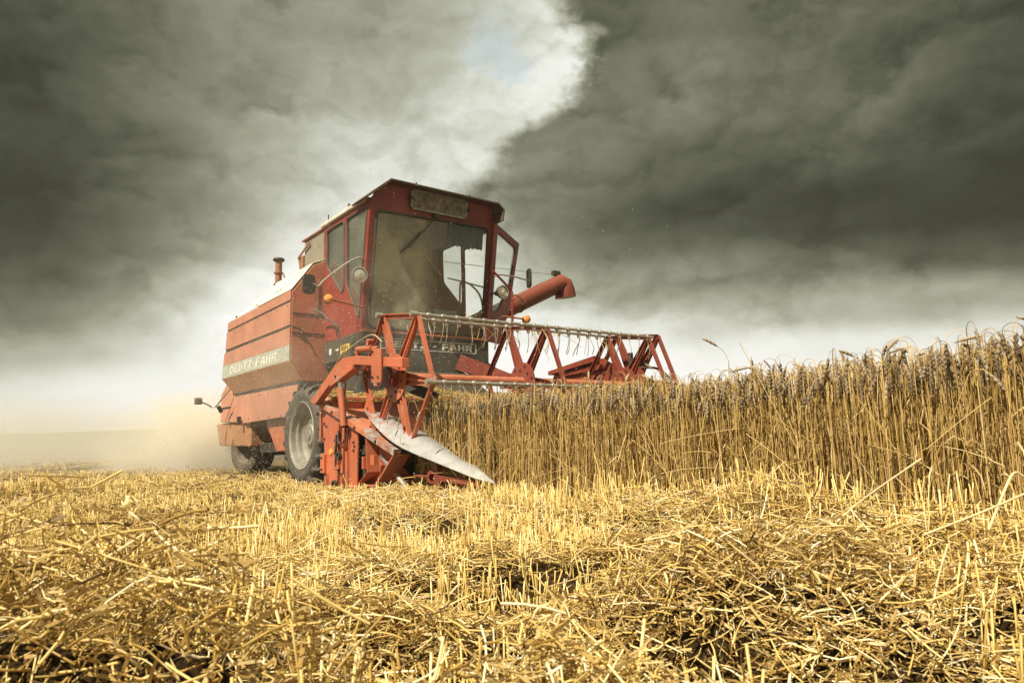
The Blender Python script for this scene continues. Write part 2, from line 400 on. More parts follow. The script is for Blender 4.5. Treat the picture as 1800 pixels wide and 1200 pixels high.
def sign_mat():
    m, T, b = mat('mottled blank sign face')
    oc = T.new('ShaderNodeTexCoord').outputs['Object']
    n = T.noise(oc, 11.0, 9, 0.72, 0.3).outputs['Fac']
    c = T.ramp(n, [(0.35, (0.05, 0.042, 0.03)), (0.5, (0.17, 0.145, 0.10)), (0.66, (0.36, 0.31, 0.23))])
    T.l.new(c, b.inputs['Base Color']); b.inputs['Roughness'].default_value = 0.7
    return m
M_sign = sign_mat()
def glass(name, dust, tint=(0.75, 0.80, 0.74), dcol=(0.56, 0.53, 0.40), vert=None, refl=0.03):
    m, T, b = mat(name); T.n.remove(b); out = T.n['Material Output']
    oc = T.new('ShaderNodeTexCoord').outputs['Object']
    tr = T.new('ShaderNodeBsdfTransparent', inp={0: (*tint, 1)})
    gl = T.new('ShaderNodeBsdfGlossy', inp={0: (0.9, 0.9, 0.9, 1), 1: 0.04})
    lw = T.new('ShaderNodeLayerWeight', inp={0: 0.5}).outputs['Facing']; fr = T.math('ADD', refl, T.math('MULTIPLY', T.math('POWER', lw, 3.0), 0.6), clamp=True)
    g = T.new('ShaderNodeMixShader', inp={0: fr, 1: tr.outputs[0], 2: gl.outputs[0]})
    df = T.new('ShaderNodeBsdfDiffuse'); dt = T.new('ShaderNodeBsdfTranslucent')
    n = T.noise(oc, 2.2, 6, 0.65, 0.3).outputs['Fac']; n2 = T.noise(oc, 70.0, 3, 0.6).outputs['Fac']
    cc = T.mix(T.mapr(n, 0.3, 0.7), tuple(x*0.75 for x in dcol), tuple(x*1.2 for x in dcol))
    T.l.new(cc, df.inputs[0]); T.l.new(cc, dt.inputs[0])
    dd = T.new('ShaderNodeMixShader', inp={0: 0.35, 1: df.outputs[0], 2: dt.outputs[0]})
    f = T.math('ADD', T.mapr(n, 0.3, 0.7, dust*0.65, dust*1.35), T.mapr(n2, 0.6, 0.66, 0.0, dust*0.9), clamp=True)
    if vert is not None:
        sy = T.new('ShaderNodeSeparateXYZ', inp={0: oc}).outputs
        f = T.math('MULTIPLY', f, T.math('MULTIPLY', T.mapr(sy[1], vert[0], vert[1], 1.0, vert[2]), T.mapr(sy[2], 2.6, 3.5, 1.0, 0.62)), clamp=True)
    mx = T.new('ShaderNodeMixShader', inp={0: f, 1: g.outputs[0], 2: dd.outputs[0]})
    T.l.new(mx.outputs[0], out.inputs[0]); return m
M_wind = glass('dusty windscreen glass', 0.72, vert=(1.25, 1.55, 0.07), tint=(0.95, 0.96, 0.93))
M_side = glass('tinted side window glass', 0.08, tint=(0.88, 0.92, 0.88), refl=0.16)
M_doorg = glass('clear door glass', 0.03, tint=(0.93, 0.94, 0.91))
def lens_mat():
    m, T, b = mat('headlight lens')
    b.inputs['Base Color'].default_value = (0.62, 0.58, 0.46, 1); b.inputs['Roughness'].default_value = 0.15
    b.inputs['Metallic'].default_value = 0.6; b.inputs['Coat Weight'].default_value = 1.0
    return m
M_lens = lens_mat()

def straw_mat(name, stops, rough=0.45, transl=0.25, spec=0.35):
    m, T, b = mat(name)
    at = T.new('ShaderNodeAttribute', attribute_name='rnd').outputs['Fac']
    oc = T.new('ShaderNodeTexCoord').outputs['Object']
    st = T.new('ShaderNodeMapping', inp={0: oc}); st.inputs['Scale'].default_value = (40, 40, 12)
    n = T.noise(st.outputs[0], 1.0, 4, 0.6).outputs['Fac']
    f = T.math('ADD', at, T.math('MULTIPLY', T.math('SUBTRACT', n, 0.5), 0.35), clamp=True)
    c = T.ramp(f, stops)
    T.l.new(c, b.inputs['Base Color']); b.inputs['Roughness'].default_value = rough
    b.inputs['Specular IOR Level'].default_value = spec
    out = T.n['Material Output']
    tl = T.new('ShaderNodeBsdfTranslucent'); T.l.new(c, tl.inputs[0])
    mx = T.new('ShaderNodeMixShader', inp={0: transl, 1: b.outputs[0], 2: tl.outputs[0]})
    T.l.new(mx.outputs[0], out.inputs[0]); return m
M_straw = straw_mat('dry straw', rough=0.38, transl=0.2, spec=0.55, stops=[(0.0, (0.085, 0.040, 0.009)), (0.13, (0.31, 0.175, 0.038)), (0.42, (0.64, 0.43, 0.115)), (0.75, (0.86, 0.66, 0.25)), (1.0, (0.94, 0.86, 0.60))])
M_stub = straw_mat('stubble stalks', [(0.0, (0.25, 0.135, 0.028)), (0.4, (0.62, 0.41, 0.095)), (0.8, (0.84, 0.63, 0.225)), (1.0, (0.92, 0.82, 0.50))])
M_stalk = straw_mat('ripe wheat stalk', [(0.0, (0.13, 0.07, 0.016)), (0.35, (0.40, 0.25, 0.070)), (0.75, (0.64, 0.44, 0.155)), (1.0, (0.80, 0.62, 0.32))], transl=0.12)
M_ear = straw_mat('ripe wheat ear', [(0.0, (0.11, 0.074, 0.035)), (0.5, (0.28, 0.205, 0.115)), (1.0, (0.50, 0.39, 0.24))], rough=0.7, transl=0.15)
M_leaf = straw_mat('withered leaf', [(0.0, (0.20, 0.11, 0.028)), (0.5, (0.54, 0.36, 0.115)), (1.0, (0.78, 0.62, 0.31))], transl=0.4)

# ------------------------------------------------------------------ numpy strand meshes
def vnoise(x, y, seed=0):
    xi = np.floor(x).astype(int); yi = np.floor(y).astype(int); fx = x-xi; fy = y-yi
    fx = fx*fx*(3-2*fx); fy = fy*fy*(3-2*fy)
    def h(a, b):
        v = np.sin(a*127.1+b*311.7+seed*74.7)*43758.5453
        return v-np.floor(v)
    return (h(xi, yi)*(1-fx)+h(xi+1, yi)*fx)*(1-fy)+(h(xi, yi+1)*(1-fx)+h(xi+1, yi+1)*fx)*fy
def strands(P, R, sides, rnd, nrm=None, cap=False):
    """P (n,k,3) polylines, R (n,k) radii -> verts, quads, per-vertex random. sides=2 gives a ribbon"""
    n, k, _ = P.shape
    T_ = np.gradient(P, axis=1); T_ /= np.linalg.norm(T_, axis=2, keepdims=True)+1e-9
    if nrm is None:
        ref = rng.normal(size=(n, 3)); d = P[:, -1]-P[:, 0]; nrm = np.cross(d, ref)
    nrm = nrm/(np.linalg.norm(nrm, axis=1, keepdims=True)+1e-9)
    A_ = np.repeat(nrm[:, None, :], k, 1); A_ = A_-T_*(A_*T_).sum(2, keepdims=True)
    A_ /= np.linalg.norm(A_, axis=2, keepdims=True)+1e-9
    B_ = np.cross(T_, A_)
    th = np.arange(sides)*2*np.pi/sides
    v = P[:, :, None, :]+R[:, :, None, None]*(np.cos(th)[None, None, :, None]*A_[:, :, None, :]+np.sin(th)[None, None, :, None]*B_[:, :, None, :])
    v = v.reshape(-1, 3)
    base = (np.arange(n)*k*sides)[:, None, None]+(np.arange(k-1)*sides)[None, :, None]
    ns = 1 if sides == 2 else sides
    j = np.arange(ns)[None, None, :]; j2 = (j+1) % sides
    q = np.stack([base+j, base+j2, base+sides+j2, base+sides+j], -1).reshape(-1, 4)
    if cap and sides == 4:
        b = (np.arange(n)*k*sides)[:, None]+(k-1)*sides
        q = np.concatenate([q, b+np.array([[0, 1, 2, 3]])])
    return v, q, np.repeat(rnd, k*sides)
def join(parts):
    vs, qs, rs, ms, off = [], [], [], [], 0
    for (v, q, r), mi in parts:
        vs.append(v); qs.append(q+off); rs.append(r); ms.append(np.full(len(q), mi, np.int32)); off += len(v)
    return np.concatenate(vs), np.concatenate(qs), np.concatenate(rs), np.concatenate(ms)
def mesh_np(name, parts, mats, parent=None, smooth=True):
    v, q, r, mi = join(parts)
    me = bpy.data.meshes.new(name); me.vertices.add(len(v)); me.vertices.foreach_set('co', v.astype(np.float32).ravel())
    me.loops.add(len(q)*4); me.loops.foreach_set('vertex_index', q.astype(np.int32).ravel())
    me.polygons.add(len(q)); me.polygons.foreach_set('loop_start', np.arange(0, len(q)*4, 4, dtype=np.int32))
    me.polygons.foreach_set('material_index', mi)
    me.update(calc_edges=True)
    if smooth: me.polygons.foreach_set('use_smooth', np.ones(len(q), bool))
    a = me.attributes.new('rnd', 'FLOAT', 'POINT'); a.data.foreach_set('value', np.clip(r, 0, 1).astype(np.float32))
    for m in mats: me.materials.append(m)
    o = bpy.data.objects.new(name, me); COL.objects.link(o); o.parent = parent
    return o
def in_view(x, y, margin=1.25):
    return (y > 0.15) & (np.abs(x) < (0.743*y*margin+0.45))

# crop edge: standing wheat where s > edge(u) and ahead of the knife, or beyond the header
KNIFE = 2.95
def in_crop(x, y, grow=0.0):
    u, s = to_machine(x, y)
    e = -0.10+0.05*np.sin(u*3.1)+0.03*np.sin(u*9.0)
    return ((s > e-grow) & (u > KNIFE-grow)) | (s > 2.95-grow)

# ------------------------------------------------------------------ ground
def ridge(x, y, y0, w, h, seed, a, f):
    c = y0+a*np.sin(f*x+seed)+0.16*(vnoise(x*1.6, y*0+seed, seed)-0.5)
    side = np.where(y < c, w*0.65, w)
    return h*np.exp(-((y-c)/side)**2)*(0.15+1.45*vnoise(x*1.9+5*seed, y*1.1, seed+3))
def heaps(x, y):
    """cut straw lying in loose heaps"""
    u, s = to_machine(x, y)
    z = ridge(x, y, 1.62, 0.26, 0.20, 1.0, 0.10, 1.3)+ridge(x, y, 1.02, 0.17, 0.27, 2.7, 0.07, 2.3)
    z += 0.10*np.exp(-((s+0.95+0.15*np.sin(u*1.3))/0.30)**2)*0+np.clip((u-3.0)/1.0, 0, 1)*(0.05+0.19*np.clip((u-4.5)/2.5, 0, 1))*np.exp(-((s+0.62+0.08*np.sin(u*1.9))/0.27)**2)*(0.55+0.6*vnoise(u*1.8, s*2, 9))
    z += 0.10*np.exp(-((y-2.75-0.2*np.sin(x*0.9))/0.28)**2)*np.clip(vnoise(x*1.2+7, y, 4)*1.8-0.5, 0, 1)
    z += 0.13*np.clip(vnoise(x*0.75+3, y*0.75, 6)*2.2-1.15, 0, 1)*np.clip((y-3.1)/0.9, 0, 1)*(y < 18)
    fade = np.clip((y-0.25)/0.4, 0, 1)
    return z*fade
def pits(x, y):
    """hollows between the straw mats where the ground lies in shade"""
    a = vnoise(x*3.1+2.0, y*3.6+1.0, 61)*0.75+vnoise(x*8.0, y*8.0, 62)*0.25
    p = np.clip((0.30-a)*9, 0, 1)*np.clip((2.6-y)/0.6, 0, 1)
    for cx, cy, rx, ry in ((0.92, 1.22, 0.30, 0.17), (0.62, 0.95, 0.20, 0.12), (-0.60, 1.30, 0.17, 0.14), (-0.16, 1.13, 0.15, 0.11), (-0.95, 1.75, 0.17, 0.10), (0.36, 1.46, 0.12, 0.08), (-1.6, 3.2, 0.25, 0.14), (0.10, 2.55, 0.16, 0.09)):
        q = np.exp(-(((x-cx)/rx)**2+((y-cy)/ry)**2)**1.5)*(0.55+0.9*vnoise(x*9, y*9, 66)); p = np.maximum(p, np.clip(q*1.8, 0, 1.2))
    return p
def soil(x, y):
    far = np.clip((np.hypot(x, y)-12)/60.0, 0, 1)
    return -0.13*pits(x, y)+0.035*(vnoise(x*1.3, y*1.3, 12)-0.5)+0.02*(vnoise(x*5, y*5, 2)-0.5)-0.02+0.4*far*(vnoise(x*0.03, y*0.03, 5)-0.6)
def build_ground():
    def axis(lo, hi, fine, n):
        a = np.concatenate([np.arange(lo, hi, fine), hi+np.geomspace(0.3, 2500, n)])
        return a
    xs = axis(0, 9, 0.07, 40); xs = np.concatenate([-xs[::-1], xs[1:]])
    ys = np.concatenate([-np.geomspace(0.3, 400, 16)[::-1], np.arange(0, 13, 0.07), 13+np.geomspace(0.3, 2500, 44)])
    X, Y = np.meshgrid(xs, ys); Zg = soil(X, Y)+0.72*heaps(X, Y)*(np.hypot(X, Y) < 20)
    v = np.stack([X, Y, Zg], -1).reshape(-1, 3); nx, ny = len(xs), len(ys)
    i = (np.arange(ny-1)[:, None]*nx+np.arange(nx-1)[None, :])
    q = np.stack([i, i+1, i+nx+1, i+nx], -1).reshape(-1, 4)
    m, T, b = mat('stubble field soil')
    oc = T.new('ShaderNodeTexCoord').outputs['Object']
    n = T.noise(oc, 55.0, 8, 0.7).outputs['Fac']; n2 = T.noise(oc, 1.3, 5, 0.6).outputs['Fac']
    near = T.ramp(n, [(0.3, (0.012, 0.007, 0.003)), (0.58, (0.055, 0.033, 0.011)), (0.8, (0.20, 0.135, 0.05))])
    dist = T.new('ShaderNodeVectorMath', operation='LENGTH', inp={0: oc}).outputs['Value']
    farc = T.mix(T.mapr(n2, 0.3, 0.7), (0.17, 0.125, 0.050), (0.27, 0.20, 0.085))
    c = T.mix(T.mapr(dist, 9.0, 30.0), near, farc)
    T.l.new(c, b.inputs['Base Color']); b.inputs['Roughness'].default_value = 1.0; b.inputs['Specular IOR Level'].default_value = 0.1
    bp = T.new('ShaderNodeBump', inp={0: 0.8, 1: 0.03}); T.l.new(n, bp.inputs['Height']); T.l.new(bp.outputs[0], b.inputs['Normal'])
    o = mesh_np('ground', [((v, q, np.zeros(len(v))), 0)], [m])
    tag(o, kind='structure')
    # long rise of the field beyond the machine
    a = np.linspace(-160, 120, 57); t = np.linspace(0, 1, 14)
    Am, Tm = np.meshgrid(a, t)
    Yh = 150+110*Tm+0.02*Am; hh = (4.8+2.6*np.exp(-((Am+62)/38)**2)+1.2*np.sin(Am*0.03))*np.sin(np.clip(Tm, 0, 1)*np.pi/2)
    vv = np.stack([Am*1.6, Yh, hh-0.6], -1).reshape(-1, 3); nx = len(a)
    i = (np.arange(len(t)-1)[:, None]*nx+np.arange(nx-1)[None, :]); qq = np.stack([i, i+1, i+nx+1, i+nx], -1).reshape(-1, 4)
    m2, T2, b2 = mat('distant field rise'); oc = T2.new('ShaderNodeTexCoord').outputs['Object']
    nn = T2.noise(oc, 0.05, 6, 0.6).outputs['Fac']
    T2.l.new(T2.mix(nn, (0.13, 0.115, 0.065), (0.21, 0.18, 0.10)), b2.inputs['Base Color']); b2.inputs['Roughness'].default_value = 1
    h = mesh_np('hill', [((vv, qq, np.zeros(len(vv))), 0)], [m2]); tag(h, kind='structure')
build_ground()

def height(x, y): return soil(x, y)+0.72*heaps(x, y)

def build_stubble():
    pts = []
    for y0, y1, dens in ((0.5, 2.4, 620), (2.4, 5.0, 560), (5.0, 9.0, 340), (9.0, 16.0, 110), (16.0, 34.0, 26)):
        w = 0.743*y1*1.3+0.5; n = int(2*w*(y1-y0)*dens)
        x = rng.uniform(-w, w, n); y = rng.uniform(y0, y1, n); pts.append((x, y))
    x = np.concatenate([p[0] for p in pts]); y = np.concatenate([p[1] for p in pts])
    u, s = to_machine(x, y)                       # pull the stalks into drill rows along the driving direction
    row = np.round(s/0.125)*0.125; s2 = row+rng.normal(0, 0.016, len(s))
    x, y = to_world(u, s2)
    k = in_view(x, y) & ~in_crop(x, y, 0.02)
    u, s = to_machine(x, y)
    k &= ~((u > -5.2) & (u < 3.2) & (s > -0.32) & (s < 2.9) & (vnoise(x*3, y*3, 8) < 0.45))
    k &= vnoise(x*1.6+11, y*1.6, 21) > np.where(x < -0.12*y, 0.42, 0.26)
    hp = heaps(x, y); k &= (hp < 0.09) | (rng.uniform(size=len(x)) < 0.7)
    x, y = x[k], y[k]; n = len(x); hp = hp[k]
    z = height(x, y); d = np.hypot(x, y)
    H = rng.uniform(0.10, 0.18, n)*np.where(hp > 0.07, 1.15, 1)*(0.8+0.45*vnoise(x*0.8, y*0.8, 14)); H *= np.where(rng.uniform(size=n) < 0.04, 1.5, 1)
    uu, ss = to_machine(x, y); H *= np.where((ss > -0.75) & (uu > 4.7), 1.28, 1.0)*np.where((ss > -1.6) & (uu > 3.0) & (uu < 4.7), 0.7, 1.0)
    H *= np.where(d < 1.1, 0.8, 1.0)*np.where(d > 7.0, 0.72, 1.0)
    lean = rng.normal(0, 0.13, (n, 2)); lean += np.where(rng.uniform(size=(n, 1)) < 0.12, rng.normal(0, 0.5, (n, 2)), 0)
    t = np.array([0, 0.5, 1.0])
    P = np.zeros((n, 3, 3)); P[:, :, 0] = x[:, None]+lean[:, :1]*H[:, None]*t; P[:, :, 1] = y[:, None]+lean[:, 1:]*H[:, None]*t
    P[:, :, 2] = z[:, None]-0.02+H[:, None]*t
    r0 = rng.uniform(0.0017, 0.0029, n)*np.clip(0.8+d*0.055, 1, 1.9)
    R = np.stack([r0*1.1, r0, r0], 1); rnd = rng.beta(2.2, 1.6, n)
    parts = [(strands(P, R, 4, rnd, cap=True), 0)]
    # sheathing leaves and split tips
    m = rng.uniform(size=n) < 0.30; nl = m.sum(); base = P[m, 1]
    dr = rng.normal(0, 1, (nl, 3)); dr[:, 2] = np.abs(dr[:, 2])*0.6+0.2; dr /= np.linalg.norm(dr, axis=1, keepdims=True)
    L = rng.uniform(0.03, 0.10, nl)[:, None]
    Q = np.stack([base, base+dr*L*0.55, base+dr*L+np.array([0, 0, -0.35])*L*0.6], 1)
    Rl = np.stack([np.full(nl, 0.003), np.full(nl, 0.0026), np.full(nl, 0.0006)], 1)
    parts.append((strands(Q, Rl, 2, rng.uniform(size=nl)), 1))
    o = mesh_np('stubble', parts, [M_stub, M_leaf]); tag(o, kind='stuff')
    tag(o, 'upright cut stubble stalks standing in rows on the harvested ground', 'stubble')
build_stubble()

def build_straw():
    parts = []
    def scatter(y0, y1, dens, l0, l1, r0, r1, sides, seg, lift, lean, ribbon=False, heapbias=1.0, mi=0, hollow=True):
        w = 0.743*y1*1.3+0.5; n = int(2*w*(y1-y0)*dens)
        x = rng.uniform(-w, w, n); y = rng.uniform(y0, y1, n)
        hp = heaps(x, y)
        keep = in_view(x, y) & ~in_crop(x, y, -0.10)
        pr = np.clip(0.30+hp*heapbias*7.5+0.9*(vnoise(x*1.7, y*1.7, 31)-0.40)+0.25*(x < -0.12*y), 0.05, 1)
        pr *= 1-0.82*np.clip(pits(x, y), 0, 1.18)
        keep &= rng.uniform(size=n) < pr
        u, s = to_machine(x, y); keep &= ~((u > -0.5) & (u < 2.9) & (s > 0.0) & (s < 2.6) & (hp < 0.01) & (rng.uniform(size=n) < 0.6))
        x, y, hp = x[keep], y[keep], hp[keep]; n = len(x)
        az = rng.uniform(0, 2*np.pi, n); L = rng.uniform(l0, l1, n)*rng.uniform(0.5, 1, n)
        pt = rng.normal(0, lean, n); d = np.stack([np.cos(az)*np.cos(pt), np.sin(az)*np.cos(pt), np.sin(pt)], 1)
        c = np.stack([x, y, height(x, y)+hp*0.35*rng.uniform(0.2, 1.15, n)+np.abs(rng.normal(0, lift, n))+0.01], 1)
        t = np.linspace(-0.5, 0.5, seg)
        bend = rng.normal(0, 0.10, n); side = np.cross(d, rng.normal(size=(n, 3))); side /= np.linalg.norm(side, axis=1, keepdims=True)
        P = c[:, None, :]+d[:, None, :]*(L[:, None]*t)[:, :, None]+side[:, None, :]*((bend*L)[:, None]*(t**2*4-0.3))[:, :, None]
        gz = height(P[:, :, 0], P[:, :, 1]); P[:, :, 2] = np.maximum(P[:, :, 2], gz+0.003)
        dist = np.hypot(x, y)
        r = rng.uniform(r0, r1, n)*np.clip(0.85+dist*0.05, 1, 1.6)
        R = np.repeat(r[:, None], seg, 1)
        if ribbon: R[:, -1] *= 0.2
        shade_tone = 0.22*np.clip((-x-0.35*y+0.4)/1.2, 0, 1)+0.35*(vnoise(x*1.1, y*1.1, 77)-0.5)  # browner on the left in place of cloud shadow, plus random patches
        parts.append((strands(P, R, sides, np.clip(rng.beta(1.5, 1.25, n)-shade_tone, 0, 1)), mi))
    # near, thick and round
    scatter(0.36, 2.3, 4200, 0.03, 0.16, 0.0009, 0.0024, 5, 4, 0.022, 0.38)
    scatter(0.36, 2.3, 6500, 0.02, 0.11, 0.0010, 0.0032, 2, 4, 0.02, 0.45, True, mi=1)
    scatter(0.36, 2.3, 11000, 0.008, 0.045, 0.0005, 0.0017, 3, 3, 0.018, 0.6)
    scatter(0.36, 2.3, 300, 0.10, 0.26, 0.0015, 0.0026, 6, 5, 0.022, 0.34)
    # middle
    scatter(2.3, 5.5, 1500, 0.05, 0.26, 0.0014, 0.0027, 4, 3, 0.035, 0.32)
    scatter(2.3, 5.5, 1500, 0.02, 0.10, 0.0014, 0.0034, 2, 3, 0.035, 0.5, True, mi=1)
    scatter(2.3, 5.5, 14, 0.20, 0.4, 0.0018, 0.0026, 4, 5, 0.08, 0.35)
    scatter(5.5, 10.0, 620, 0.08, 0.30, 0.0018, 0.0028, 3, 3, 0.03, 0.25, hollow=False)
    scatter(10.0, 18.0, 110, 0.10, 0.35, 0.0020, 0.0032, 3, 3, 0.04, 0.25, hollow=False)
    scatter(18.0, 40.0, 16, 0.15, 0.5, 0.004, 0.006, 3, 3, 0.05, 0.3, hollow=False)
    o = mesh_np('straw', parts, [M_straw, M_leaf]); tag(o, kind='stuff')
    tag(o, 'loose golden cut straw scattered and heaped over the harvested ground', 'straw')
build_straw()

# ------------------------------------------------------------------ standing wheat
def build_wheat():
    parts = []
    def plants(x, y, lod, hmul=1.0):
        n = len(x); z = soil(x, y)-0.01
        up_, sp_ = to_machine(x, y)
        Hh = (0.85+0.008*np.clip(up_-5.0, 0, 3)+0.07*(vnoise(x*0.9, y*0.9, 51)-0.5)+rng.normal(0, 0.040, n))*hmul
        az = rng.uniform(0, 2*np.pi, n); lean = np.abs(rng.normal(0, 0.05, n))
        m = rng.uniform(size=n) < 0.03; lean[m] += rng.uniform(0.12, 0.45, m.sum())
        dx, dy = np.cos(az), np.sin(az)
        k = 6 if lod == 0 else 4
        t = np.linspace(0, 1, k)
        kx = rng.normal(0, 0.010, (n, k))*(t > 0.1)*(t < 0.95)
        off = (lean*Hh)[:, None]*t**1.6+kx
        top_z = Hh*np.cos(lean*0.8)
        P = np.stack([x[:, None]+dx[:, None]*off, y[:, None]+dy[:, None]*off, z[:, None]+top_z[:, None]*t], -1)
        # neck and drooping ear
        az2 = az+rng.normal(0, 0.9, n); hx, hy = np.cos(az2), np.sin(az2)
        droop = np.where(rng.uniform(size=n) < 0.975, rng.normal(2.85, 0.22, n), rng.uniform(0.6, 2.3, n))          # final direction measured from straight up
        kn = 8 if lod == 0 else 5; neckL = rng.uniform(0.05, 0.15, n)
        tt = np.linspace(0, 1, kn)[1:]; pts = [P[:, -1]]; nx_ = P[:, -1].copy()
        for a in tt:
            ang = droop*a; st = (neckL/(kn-1))[:, None]
            nx_ = nx_+st*np.stack([hx*np.sin(ang), hy*np.sin(ang), np.cos(ang)], 1); pts.append(nx_)
        N = np.stack(pts, 1); nr = np.stack([-hy, hx, 0*hx], 1)
        r = rng.uniform(0.0015, 0.0026, n)*(1.0 if lod == 0 else 1.3)
        rn = rng.beta(2, 2, n)
        full = np.concatenate([P, N[:, 1:]], 1); R = np.repeat(r[:, None], full.shape[1], 1); R[:, k:] *= 0.6
        parts.append((strands(full, R, 4 if lod == 0 else 3, rn, nr), 0))
        ke = 17 if lod == 0 else 9; eL = rng.uniform(0.07, 0.105, n); e = nx_.copy(); E_ = [e]
        for i in range(ke-1):
            ang = droop+0.25*i/ke
            e = e+(eL/(ke-1))[:, None]*np.stack([hx*np.sin(ang), hy*np.sin(ang), np.cos(ang)], 1); E_.append(e)
        E_ = np.stack(E_, 1); i = np.arange(ke); prof = np.sin(np.clip((i+0.8)/(ke), 0, 1)*np.pi)**0.45
        zig = np.where(i % 2 == 0, 1.0, 0.68 if lod == 0 else 0.78)
        re = rng.uniform(0.0072, 0.0098, n)
        Re = re[:, None]*prof*zig
        side = np.cross(nr, np.stack([hx*np.sin(droop), hy*np.sin(droop), np.cos(droop)], 1))
        E2 = E_+nr[:, None, :]*(re[:, None]*0.28*np.where((i//2) % 2 == 0, 1, -1))[:, :, None]
        parts.append((strands(E2, Re, 5 if lod == 0 else 4, rng.beta(2, 2, n)*0.9, nr), 1))
        # withered leaves
        if lod < 2:
            m = rng.uniform(size=n) < (0.7 if lod == 0 else 0.4); nl = m.sum(); f = rng.uniform(0.15, 0.85, nl)
            b0 = P[m, 0]+(P[m, -1]-P[m, 0])*f[:, None]; a3 = rng.uniform(0, 2*np.pi, nl); L = rng.uniform(0.05, 0.20, nl)
            o3 = np.stack([np.cos(a3), np.sin(a3), 0*a3], 1); up = np.array([0, 0, 1.0])
            dn = rng.uniform(0.2, 1.2, nl)[:, None]
            Q = np.stack([b0, b0+o3*(L*0.3)[:, None]+up*(L*0.25)[:, None], b0+o3*(L*0.65)[:, None]+up*(L*0.05)[:, None]*(1-dn), b0+o3*(L*0.8)[:, None]-up*(L[:, None]*0.6*dn)], 1)
            Rl = np.array([0.0022, 0.0034, 0.0026, 0.0005])[None, :]*rng.uniform(0.7, 1.3, nl)[:, None]
            parts.append((strands(Q, Rl, 2, rng.uniform(size=nl)), 2))
    def region(u0, u1, s0, s1, dens, lod, hmul=1.0):
        n = int((u1-u0)*(s1-s0)*dens); u = rng.uniform(u0, u1, n); s = rng.uniform(s0, s1, n)
        if lod == 0: s = np.round((s-0.03)/0.115)*0.115+0.03+rng.normal(0, 0.019, n)
        x, y = to_world(u, s); k = in_crop(x, y) & (((np.abs(x) < 0.743*y*1.25+0.6) & (y > 1.7)))
        plants(x[k], y[k], lod, hmul)
    region(KNIFE, 9.6, -0.2, 0.45, 620, 0)
    region(KNIFE, 9.6, 0.45, 1.4, 420, 0)
    region(KNIFE, 9.6, 1.4, 3.0, 240, 1)
    region(-3.0, 9.6, 3.0, 5.0, 150, 1)
    region(-6.0, 9.0, 5.0, 12.0, 55, 1)
    region(-14.0, 6.0, 12.0, 26.0, 14, 1)
    region(-30.0, 2.0, 26.0, 50.0, 4, 1)
    # broken and leaning straws through the front of the stand
    n = 210; u = rng.uniform(KNIFE, 9.0, n); s = rng.uniform(-0.3, 0.3, n); x, y = to_world(u, s); k = (y > 1.9); x, y = x[k], y[k]; n = len(x)
    az = rng.uniform(0, 2*np.pi, n); pt = rng.uniform(0.1, 1.2, n); L = rng.uniform(0.15, 0.6, n)
    d = np.stack([np.cos(az)*np.cos(pt), np.sin(az)*np.cos(pt), np.sin(pt)], 1); c = np.stack([x, y, rng.uniform(0.05, 0.5, n)], 1)
    t = np.linspace(0, 1, 5); P = c[:, None]+d[:, None]*(L[:, None]*t)[:, :, None]; P[:, :, 2] -= (rng.uniform(0, 0.25, n)*L)[:, None]*t**2
    parts.append((strands(P, np.full((n, 5), 0.0019), 4, rng.uniform(0.4, 1, n)), 0))
    o = mesh_np('wheat_crop', parts, [M_stalk, M_ear, M_leaf]); tag(o, kind='stuff')
    tag(o, 'ripe standing wheat with drooping grey brown ears beside the header', 'wheat')
build_wheat()
# ------------------------------------------------------------------ combine harvester
CB = empty('combine_harvester'); CB.location = ORG; CB.rotation_euler = (0, 0, math.atan2(FW[1], FW[0]))
tag(CB, 'red combine harvester with grey cab glass and a wide reel cutting the wheat edge', 'combine harvester')

GLYPH = {
 'D': ([(0,0),(0,7),(3.6,7),(5,5.6),(5,1.4),(3.6,0)], [(1.6,1.5),(1.6,5.5),(3.0,5.5),(3.4,5.0),(3.4,2.0),(3.0,1.5)]),
 'E': ([(0,0),(0,7),(5,7),(5,5.5),(1.6,5.5),(1.6,4.3),(4.5,4.3),(4.5,2.8),(1.6,2.8),(1.6,1.5),(5,1.5),(5,0)],),
 'U': ([(0,7),(1.6,7),(1.6,1.5),(3.4,1.5),(3.4,7),(5,7),(5,1.2),(3.8,0),(1.2,0),(0,1.2)],),
 'T': ([(1.7,0),(1.7,5.5),(0,5.5),(0,7),(5,7),(5,5.5),(3.3,5.5),(3.3,0)],),
 'Z': ([(0,0),(0,1.6),(3.0,5.5),(0.2,5.5),(0.2,7),(5,7),(5,5.4),(2.1,1.5),(5,1.5),(5,0)],),
 '-': ([(0.4,2.8),(0.4,4.3),(2.4,4.3),(2.4,2.8)],),
 'F': ([(0,0),(0,7),(5,7),(5,5.5),(1.6,5.5),(1.6,4.2),(4.5,4.2),(4.5,2.7),(1.6,2.7),(1.6,0)],),
 'A': ([(0,0),(1.7,7),(3.5,7),(5.2,0),(3.6,0),(3.2,1.5),(2.0,1.5),(1.6,0)], [(2.2,2.8),(2.6,5.0),(3.0,2.8)]),
 'H': ([(0,0),(0,7),(1.6,7),(1.6,4.3),(3.4,4.3),(3.4,7),(5,7),(5,0),(3.4,0),(3.4,2.8),(1.6,2.8),(1.6,0)],),
 'R': ([(0,0),(0,7),(4,7),(5,6),(5,3.8),(4.2,3.0),(5.1,0),(3.4,0),(2.6,2.6),(1.6,2.6),(1.6,0)], [(1.6,4.1),(1.6,5.5),(3.1,5.5),(3.4,5.1),(3.4,4.5),(3.1,4.1)])}
